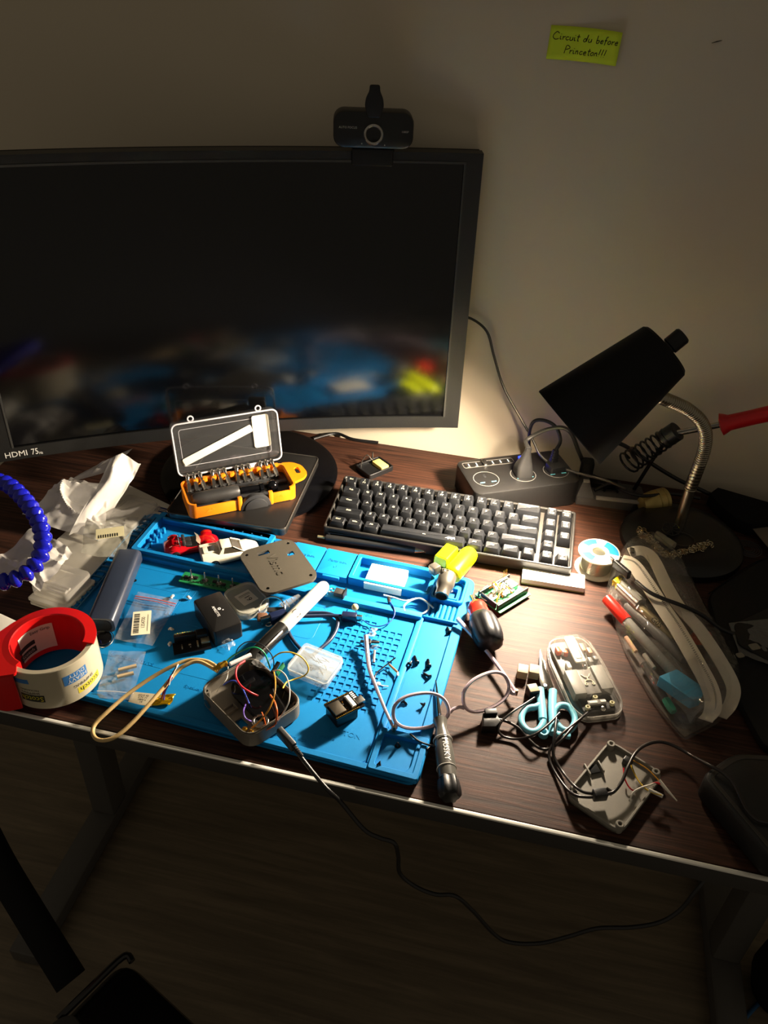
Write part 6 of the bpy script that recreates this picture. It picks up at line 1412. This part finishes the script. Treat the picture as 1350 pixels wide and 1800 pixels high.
g = G(); c = c2z[2]; g.box(c.x, c.y, c.z+.003, .006, .010, .003); g.build('zip_slider', STEEL, z2_)
def rod(name, label, cat, p1, z1, p2, z2, prof, m, part2=None):
    a_, b_ = P(*p1, z1), P(*p2, z2); L_ = (b_-a_).length
    t = thing(name, label, cat, tuple(a_)); M_ = AX((0, 0, 0), b_-a_)
    return t, M_, L_
t, M_, L_ = rod('red_capped_pen', 'grey pen with bright red cap, leftmost in the clear pouch', 'pen', (1066, 1052), .018, (1186, 1186), .014, None, None)
g = G(); g.lathe([(.0040, -.001), (.0068, .001), (.0072, .040), (.0066, .041)], 18, 0, M_); g.build('cap', mat('pen_cap_red', '#e02a1e', .3), t); g = G(); g.lathe([(.0058, .041), (.0058, L_), (.003, L_+.004)], 16, 0, M_); g.build('barrel', mat('pen_grey_clear', '#8d8a82', .25), t)
t, M_, L_ = rod('brass_pen', 'dull gold pen in the middle of the clear pouch', 'pen', (1112, 1058), .020, (1186, 1122), .018, None, None)
g = G(); g.lathe([(.0040, 0), (.0062, .003), (.0064, L_), (.003, L_+.003)], 18, 0, M_); br = g.build('barrel', mat('dull_gold', '#a3946a', .35, .5), t)
g = G(); g.T = M_; uv = M_.inverted().to_3x3() @ (Vector(CAM)-P(1150, 1090)); ua2 = math.atan2(uv.y, uv.x); vs_, fs_ = text_geo('G05', .0090, 'CENTER', 0, 1.); g.add([(.0065*cos(ua2-y/.0065), .0065*sin(ua2-y/.0065), L_*.62+x) for x, y in vs_], fs_); g.build('lettering', PRINT, br)
t, M_, L_ = rod('clear_marker', 'pale grey clear-barrel marker beside the gold pen in the pouch', 'pen', (1100, 1062), .013, (1205, 1158), .012, None, None)
g = G(); g.lathe([(.003, 0), (.0060, .003), (.0062, L_*.5), (.0072, L_*.55), (.0072, L_), (.004, L_+.003)], 18, 0, M_); g.build('barrel', mat('marker_greyish', '#7d7b76', .22), t)
t, M_, L_ = rod('yellow_tip_tube', 'clear fluted tube with crumpled yellow end at the pouch top', 'tube', (1086, 1024), .024, (1126, 1062), .024, None, None)
g = G(); R = []
for z in (.006, .008, L_-.001, L_): R.append([((.0080+.0006*cos(12*2*PI*i/48))*cos(2*PI*i/48), (.0080+.0006*cos(12*2*PI*i/48))*sin(2*PI*i/48), z) for i in range(48)])
g.T = M_; g.loft(R); g.build('tube_body', mat('fluted_clear', '#a8a69c', .2), t); g = G(); g.T = M_; R = []
for z, r in ((-.006, .002), (-.003, .0065), (.002, .005), (.007, .0075)): R.append([((r*(1+.25*cos(5*2*PI*i/30+z*300)))*cos(2*PI*i/30), (r*(1+.25*cos(5*2*PI*i/30+z*300)))*sin(2*PI*i/30), z) for i in range(30)])
g.loft(R); g.build('yellow_end', mat('crumpled_yellow', '#dcc414', .4), t)
c_, an, w_, d_ = Q([(1158, 1186), (1218, 1232), (1240, 1208), (1182, 1172)], .028)
t = thing('blue_eraser', 'sky blue slanted eraser near the lower end of the clear pouch', 'eraser', (c_.x, c_.y, .014), an)
g = G(); g.prism(roundpoly([(-w_/2, -d_/2), (w_/2, -d_/2), (w_/2+.004, 0), (w_/2-.002, d_/2), (-w_/2+.006, d_/2)], .002), 0, .014, b=.001); g.build('eraser', mat('sky_blue_rubber', '#46aad2', .5), t)
t, M_, L_ = rod('green_tipped_pen', 'dark pen with green tip at the lower left of the pouch', 'pen', (1130, 1165), .010, (1184, 1252), .007, None, None)
g = G(); g.lathe([(.002, 0), (.0042, .002), (.0042, L_*.75)], 16, 0, M_); g.build('barrel', mat('pen_dark_clear', '#4c4844', .2), t); g = G(); g.lathe([(.0044, L_*.75), (.0050, L_*.80), (.0050, L_*.97), (.0035, L_)], 6, 0, M_); g.build('green_tip', mat('green_tip', '#1f9a72', .35), t)
c_ = P(1232, 1120, .016); t = thing('orange_disc', 'translucent orange oval showing behind the zip tape of the pouch', 'oval', tuple(c_), -.7)
g = G(); g.lathe([(.001, -.004), (.008, -.003), (.0105, 0), (.008, .003), (.001, .004)], 24); g.v = [Vector((v.x, v.y*1.55, v.z)) for v in g.v]; g.build('oval', mat('deep_orange', '#b53a10', .3), t)
for k, (p1, p2, m_, lab) in enumerate((((1100, 1120), (1118, 1146), 'tan_clear', 'small tan rod low on the left side of the pouch'), ((1132, 1150), (1150, 1175), 'teeth_silver', 'small shiny silver piece above the blue eraser'), ((1150, 1062), (1172, 1088), 'green_tip', 'short green piece beneath the clear film in the pouch middle'))):
    a_, b_ = P(*p1, .012), P(*p2, .012); g = G(); g.cyl(a_, b_, .0026, 10); g.build('stationery_piece', MATS[m_], label=lab, cat='stationery')
# cable over the pouch
a_ = P(1074, 985, .043)
uc2 = thing('usb_cable', 'black cable with bare metal plug lying across the pencil pouch', 'cable', tuple(a_))
pts_ = PP([(1074, 985, .043), (1084, 993, .043), (1118, 1022, .046), (1140, 1040, .0465), (1165, 1052, .0465), (1200, 1065, .045), (1235, 1082, .036), (1268, 1106, .020), (1300, 1112, .0135), (1345, 1080, .0125), (1400, 1050, .0125)])
lw_ = W2L(uc2, pts_)
g = G(); g.at(AX(lw_[0], lw_[1])); g.box(0, 0, 0, .0030, .0085, .008, r=.0005); g.build('metal_plug', STEEL, uc2)
g = G(); g.at(AX(lw_[1], lw_[2])); g.prism(rr(.0065, .0110, .002, 3), -.003, .024, b=.001); g.build('plug_body', BLK, uc2)
g = G(); g.tube(cr(lw_[2:], 8), .0024, 10); g.build('cord', RUB, uc2)

# ================================================================ things on the lamp base
def chain(name, label, pts_, n, seed, spread):
    rn = random.Random(seed); c = cr([Vector(P(*q)) for q in pts_], 20); g = G()
    for k in range(n):
        p = c[int(k/(n-1)*(len(c)-1))]+Vector((rn.uniform(-1, 1)*spread, rn.uniform(-1, 1)*spread, rn.uniform(0, 1)*spread*.8)); a = rn.uniform(0, PI); b = rn.uniform(-.9, .9)
        M_ = TR(p.x, p.y, p.z, rx=b, rz=a); g.T = M_
        g.tube([(.0028*cos(2*PI*i/8), .0018*sin(2*PI*i/8), 0) for i in range(8)], .0006, 4, closed=True)
    return g.build(name, mat('chain_metal', '#d6c7a6', .15, 1.), label=label, cat='chain', kind='stuff')
chain('metal_chain', 'tangled fine metal chain heaped on the front of the lamp base', [(1125, 935, .0225), (1140, 948, .0225), (1150, 962, .0225), (1162, 975, .022), (1180, 978, .020), (1200, 972, .020), (1225, 965, .0215), (1245, 958, .0215)], 230, 4, .0050)
c_ = P(1168, 952, .026); t = thing('rubber_fob', 'beige rubbery capped fob among the chain on the lamp base', 'fob', (c_.x, c_.y, .0232), -.75)
g = G(); g.loft([[(x, y*s_, z+.0052) for y, z in circ(.0052, 12)] for x, s_ in ((-.015, .7), (-.013, 1.1), (-.005, 1.3), (.0, 1.0), (.004, 1.25), (.014, 1.15), (.015, .9))]); g.build('fob', mat('beige_rubber', '#9b9482', .55), t)
c_ = P(1178, 935, .024); t = thing('wheel_charm', 'dark spoked wire charm leaning by the lamp stem', 'charm', (c_.x, c_.y, .0290), .3, rx=.35)
g = G(); g.tube([(.0125*cos(2*PI*k/8), .0105*sin(2*PI*k/8), 0) for k in range(8)], .0007, 6, closed=True)
for k in range(4): g.tube([(.0125*cos(PI*k/4), .0105*sin(PI*k/4), 0), (-.0125*cos(PI*k/4), -.0105*sin(PI*k/4), 0)], .0006, 6)
g.build('charm', mat('dark_wire', '#4a4844', .3, .6), t)
g = G(); c_ = P(1196, 948, .023); g.tube([(c_.x+.018*cos(2*PI*k/36), c_.y+.015*sin(2*PI*k/36), .0245) for k in range(36)], .0005, 6, closed=True); g.build('wire_hoop', MATS['dark_wire'], label='thin dark wire hoop lying round the lamp stem foot', cat='hoop')

# ================================================================ soldering iron and spring stand
base = P(1080, 885, .0); an = math.atan2((P(1135, 905)-P(1025, 890)).y, (P(1135, 905)-P(1025, 890)).x)
so = thing('soldering_iron_stand', 'black spring holder stand with angular base behind the keyboard', 'iron stand', (base.x-.008, base.y+.014, .0006), an+.04)
g = G(); g.prism(roundpoly([(-.050, -.028), (.030, -.030), (.050, -.016), (.046, .020), (-.040, .026), (-.052, .010)], .003), 0, .012, b=.001); g.build('base', mat('stand_grey', '#454341', .4), so)
g = G(); g.loft([[(-.050, -.026, .012), (-.026, -.026, .012), (-.030, .022, .012), (-.050, .022, .012)], [(-.044, -.018, .034), (-.036, -.018, .034), (-.036, .016, .034), (-.044, .016, .034)]]); g.build('side_bracket', MATS['stand_grey'], so)
g = G(); g.box(.008, -.0265, .0138, .062, .006, .0035, r=.0005); g.at(TR(-.0395, -.018, .0345)); g.box(0, 0, 0, .009, .007, .0014); g.build('grey_strip', mat('strip_grey', '#b0aba2', .35), so)
g = G(); g.box(-.038, .012, .036, .018, .020, .030, r=.003); g.box(-.01, .010, .016, .040, .016, .008); g.build('rear_block', BLKM, so)
g = G(); v = W2L(so, PP([(1100, 873, .020)]))[0]; g.tube(cr([(-.01, -.006, .013), (-.004, 0, .020), (.004, 0, .020), (.010, -.006, .013)], 5), .0016, 6); g.build('inner_clip', BLKM, so)
sA, sB = PY(1102, 815, .572), PY(1180, 764, .560)
lA, lB = W2L(so, [sA, sB]); M_ = AX(lA, lB); LS = (lB-lA).length
g = G(); pts_ = []
for k in range(9*14+1):
    u = k/(9*14); rr_ = .0165-.004*u; a = 2*PI*k/14; pts_.append(M_ @ Vector((rr_*cos(a), rr_*sin(a), LS*u)))
g.tube(pts_, .0016, 6); g.build('spring', mat('spring_black', '#121212', .25, .4), so, ang=70)
g = G(); g.lathe([(.011, LS*.86), (.0135, LS*.87), (.0135, LS*1.12), (.010, LS*1.13), (.006, LS*1.12)], 20, 0, M_); g.build('spring_collar', BLK, so)
mp_ = M_ @ Vector((0, 0, LS)); g = G(); g.tube(cr([mp_, mp_*.6+Vector((.03, .01, .012))*.4, (.035, .010, .012)], 5), .0028, 8); g.build('support_rod', BLKM, so)
c_ = P(1150, 880, .02); t = thing('brass_wool_cup', 'dull gold cup lying on its side under the iron spring', 'cup', (c_.x, min(c_.y, .58), .0178), .55, ry=PI/2-.1)
g = G(); g.lathe([(.001, -.020), (.011, -.020), (.0155, -.010), (.0168, .002), (.0158, .003), (.0168, .0042), (.0168, .012), (.0160, .013), (.0168, .014), (.0168, .018), (.013, .020), (.001, .018)], 28); g.build('cup', mat('cup_gold', '#c9b26c', .4, .6), t)
iA, iB, iC = PY(1186, 762, .560), PY(1268, 746, .553), PY(1400, 716, .545)
ir = thing('soldering_iron', 'soldering iron with red handle resting in the spring stand', 'soldering iron', tuple(iA)); 
v = W2L(ir, [iA, iB, iC]); M_ = AX(v[1], v[2]); LS2 = (v[2]-v[1]).length
g = G(); g.cyl(v[0], v[1], .0042, 14); g.build('shaft', STEEL, ir); g = G(); g.cyl(v[0]*1-(v[1]-v[0])*.4, v[0], .0062, 14); g.build('heater_sleeve', mat('heater_brown', '#4b443a', .4, .7), ir)
g = G(); g.lathe([(.008, -.002), (.0150, .000), (.0135, .004), (.0105, .010), (.0100, .04), (.0110, LS2)], 24, 0, M_); g.build('handle', mat('iron_red', '#c4161c', .35), ir)
# cables at the back right
tubeobj('black_cable', [PY(1060, 772, .60), PY(1090, 780, .605), PY(1112, 792, .605), PY(1150, 818, .61), PY(1190, 842, .61), PY(1225, 858, .605), PY(1290, 885, .60), PY(1380, 900, .60)], .0032, RUB, 'thick black cable sagging from behind the lamp shade to the right', 'cable')
tubeobj('black_cable', PP([(1045, 862, .022), (1075, 850, .030), (1095, 862, .034), (1130, 872, .034), (1180, 868, .030), (1230, 876, .024)]), .0024, RUB, 'black cable tangled over the iron stand base', 'cable')
c_ = P(1310, 975, .0); g = G(); 
for k in range(5): g.tube([(c_.x+(.006+.003*k)*cos(2*PI*i/30), c_.y+(.006+.003*k)*sin(2*PI*i/30), .0108) for i in range(30)], .0006, 5, closed=True)
g.build('embossed_rings', mat('ring_dark', '#26262a', .4), slv)

# ================================================================ chair at the lower left, things below the desk
CH = mat('chair_black', '#0c0c0c', .22, spec=.5, bump=.3, bscale=300)
ch = thing('office_chair', 'black glossy office chair partly in view at the lower left', 'chair', (-.34, -.30, -.74), .62)
s1 = P(218, 1684, -.29)
g = G(); g.at(TR(0, 0, 0)); ls = [v.xy for v in W2L(ch, PP([(218, 1680, -.29), (98, 1800, -.29), (-40, 2000, -.29), (300, 2100, -.29), (380, 1830, -.29)]))]
if sum(ls[i-1].x*ls[i].y-ls[i].x*ls[i-1].y for i in range(len(ls))) < 0: ls = ls[::-1]
hz_ = -.29+.74
g.prism(roundpoly([tuple(v) for v in ls], .025, 5), hz_-.07, hz_, b=.010, bb=.01); g.build('seat', CH, ch)
g = G(); q = [v for v in W2L(ch, PP([(102, 1792, -.283), (150, 1745, -.283), (216, 1682, -.283), (232, 1690, -.284)]))]; g.tube(cr(q, 5), .004, 10); g.build('seat_trim', mat('trim_gloss', '#1a1a1a', .1), ch)
g = G(); q = W2L(ch, PP([(-40, 1440, -.24), (0, 1520, -.26), (60, 1620, -.30), (125, 1725, -.34)])); g.tube(cr(q, 5), .018, 12, flat=.6); g.build('armrest', BLKM, ch)
g = G(); g.cyl((.05, .0, .05), (.05, 0, hz_-.07), .03, 20); g.cyl((.05, 0, .0), (.05, 0, .06), .05, 20); g.build('gas_column', BLK, ch)
for k in range(5):
    a = 2*PI*k/5+.3; g = G(); g.tube([(.05, 0, .06), (.05+.25*cos(a), .25*sin(a), .035)], lambda t_: .022-.008*t_, 8, flat=.7); g.sphere((.05+.25*cos(a), .25*sin(a), .022), .021, 12); g.build('base_arm', BLK, ch)
g = G(); q = [v for v in W2L(ch, PP([(80, 1800, -.27), (128, 1775, -.27), (160, 1830, -.27), (100, 1860, -.27)]))]; qq = [(v.x, v.y) for v in q]
if sum(qq[i-1][0]*qq[i][1]-qq[i][0]*qq[i-1][1] for i in range(4)) < 0: qq = qq[::-1]
g.prism(roundpoly(qq, .012), hz_, hz_+.02, b=.004); g.build('seat_pad', mat('grey_cushion', '#3c3a37', .8), ch)
tubeobj('blue_cable', PP([(1270, 1840, -.736), (1305, 1795, -.736), (1350, 1748, -.736), (1420, 1690, -.736)]), .0035, mat('blue_cord', '#2b5f8c', .5), 'blue cable on the floor at the lower right corner', 'cable')
c_ = Vector((.705, .30, 0)); g = G(); g.lathe([(.02, 0), (.05, .01), (.06, .05), (.055, .12), (.03, .19), (.001, .195)], 24, 0, TR(c_.x, c_.y, -.74)); g.build('dark_bin', BLKM, label='dark rounded bin standing on the floor at the right', cat='bin')
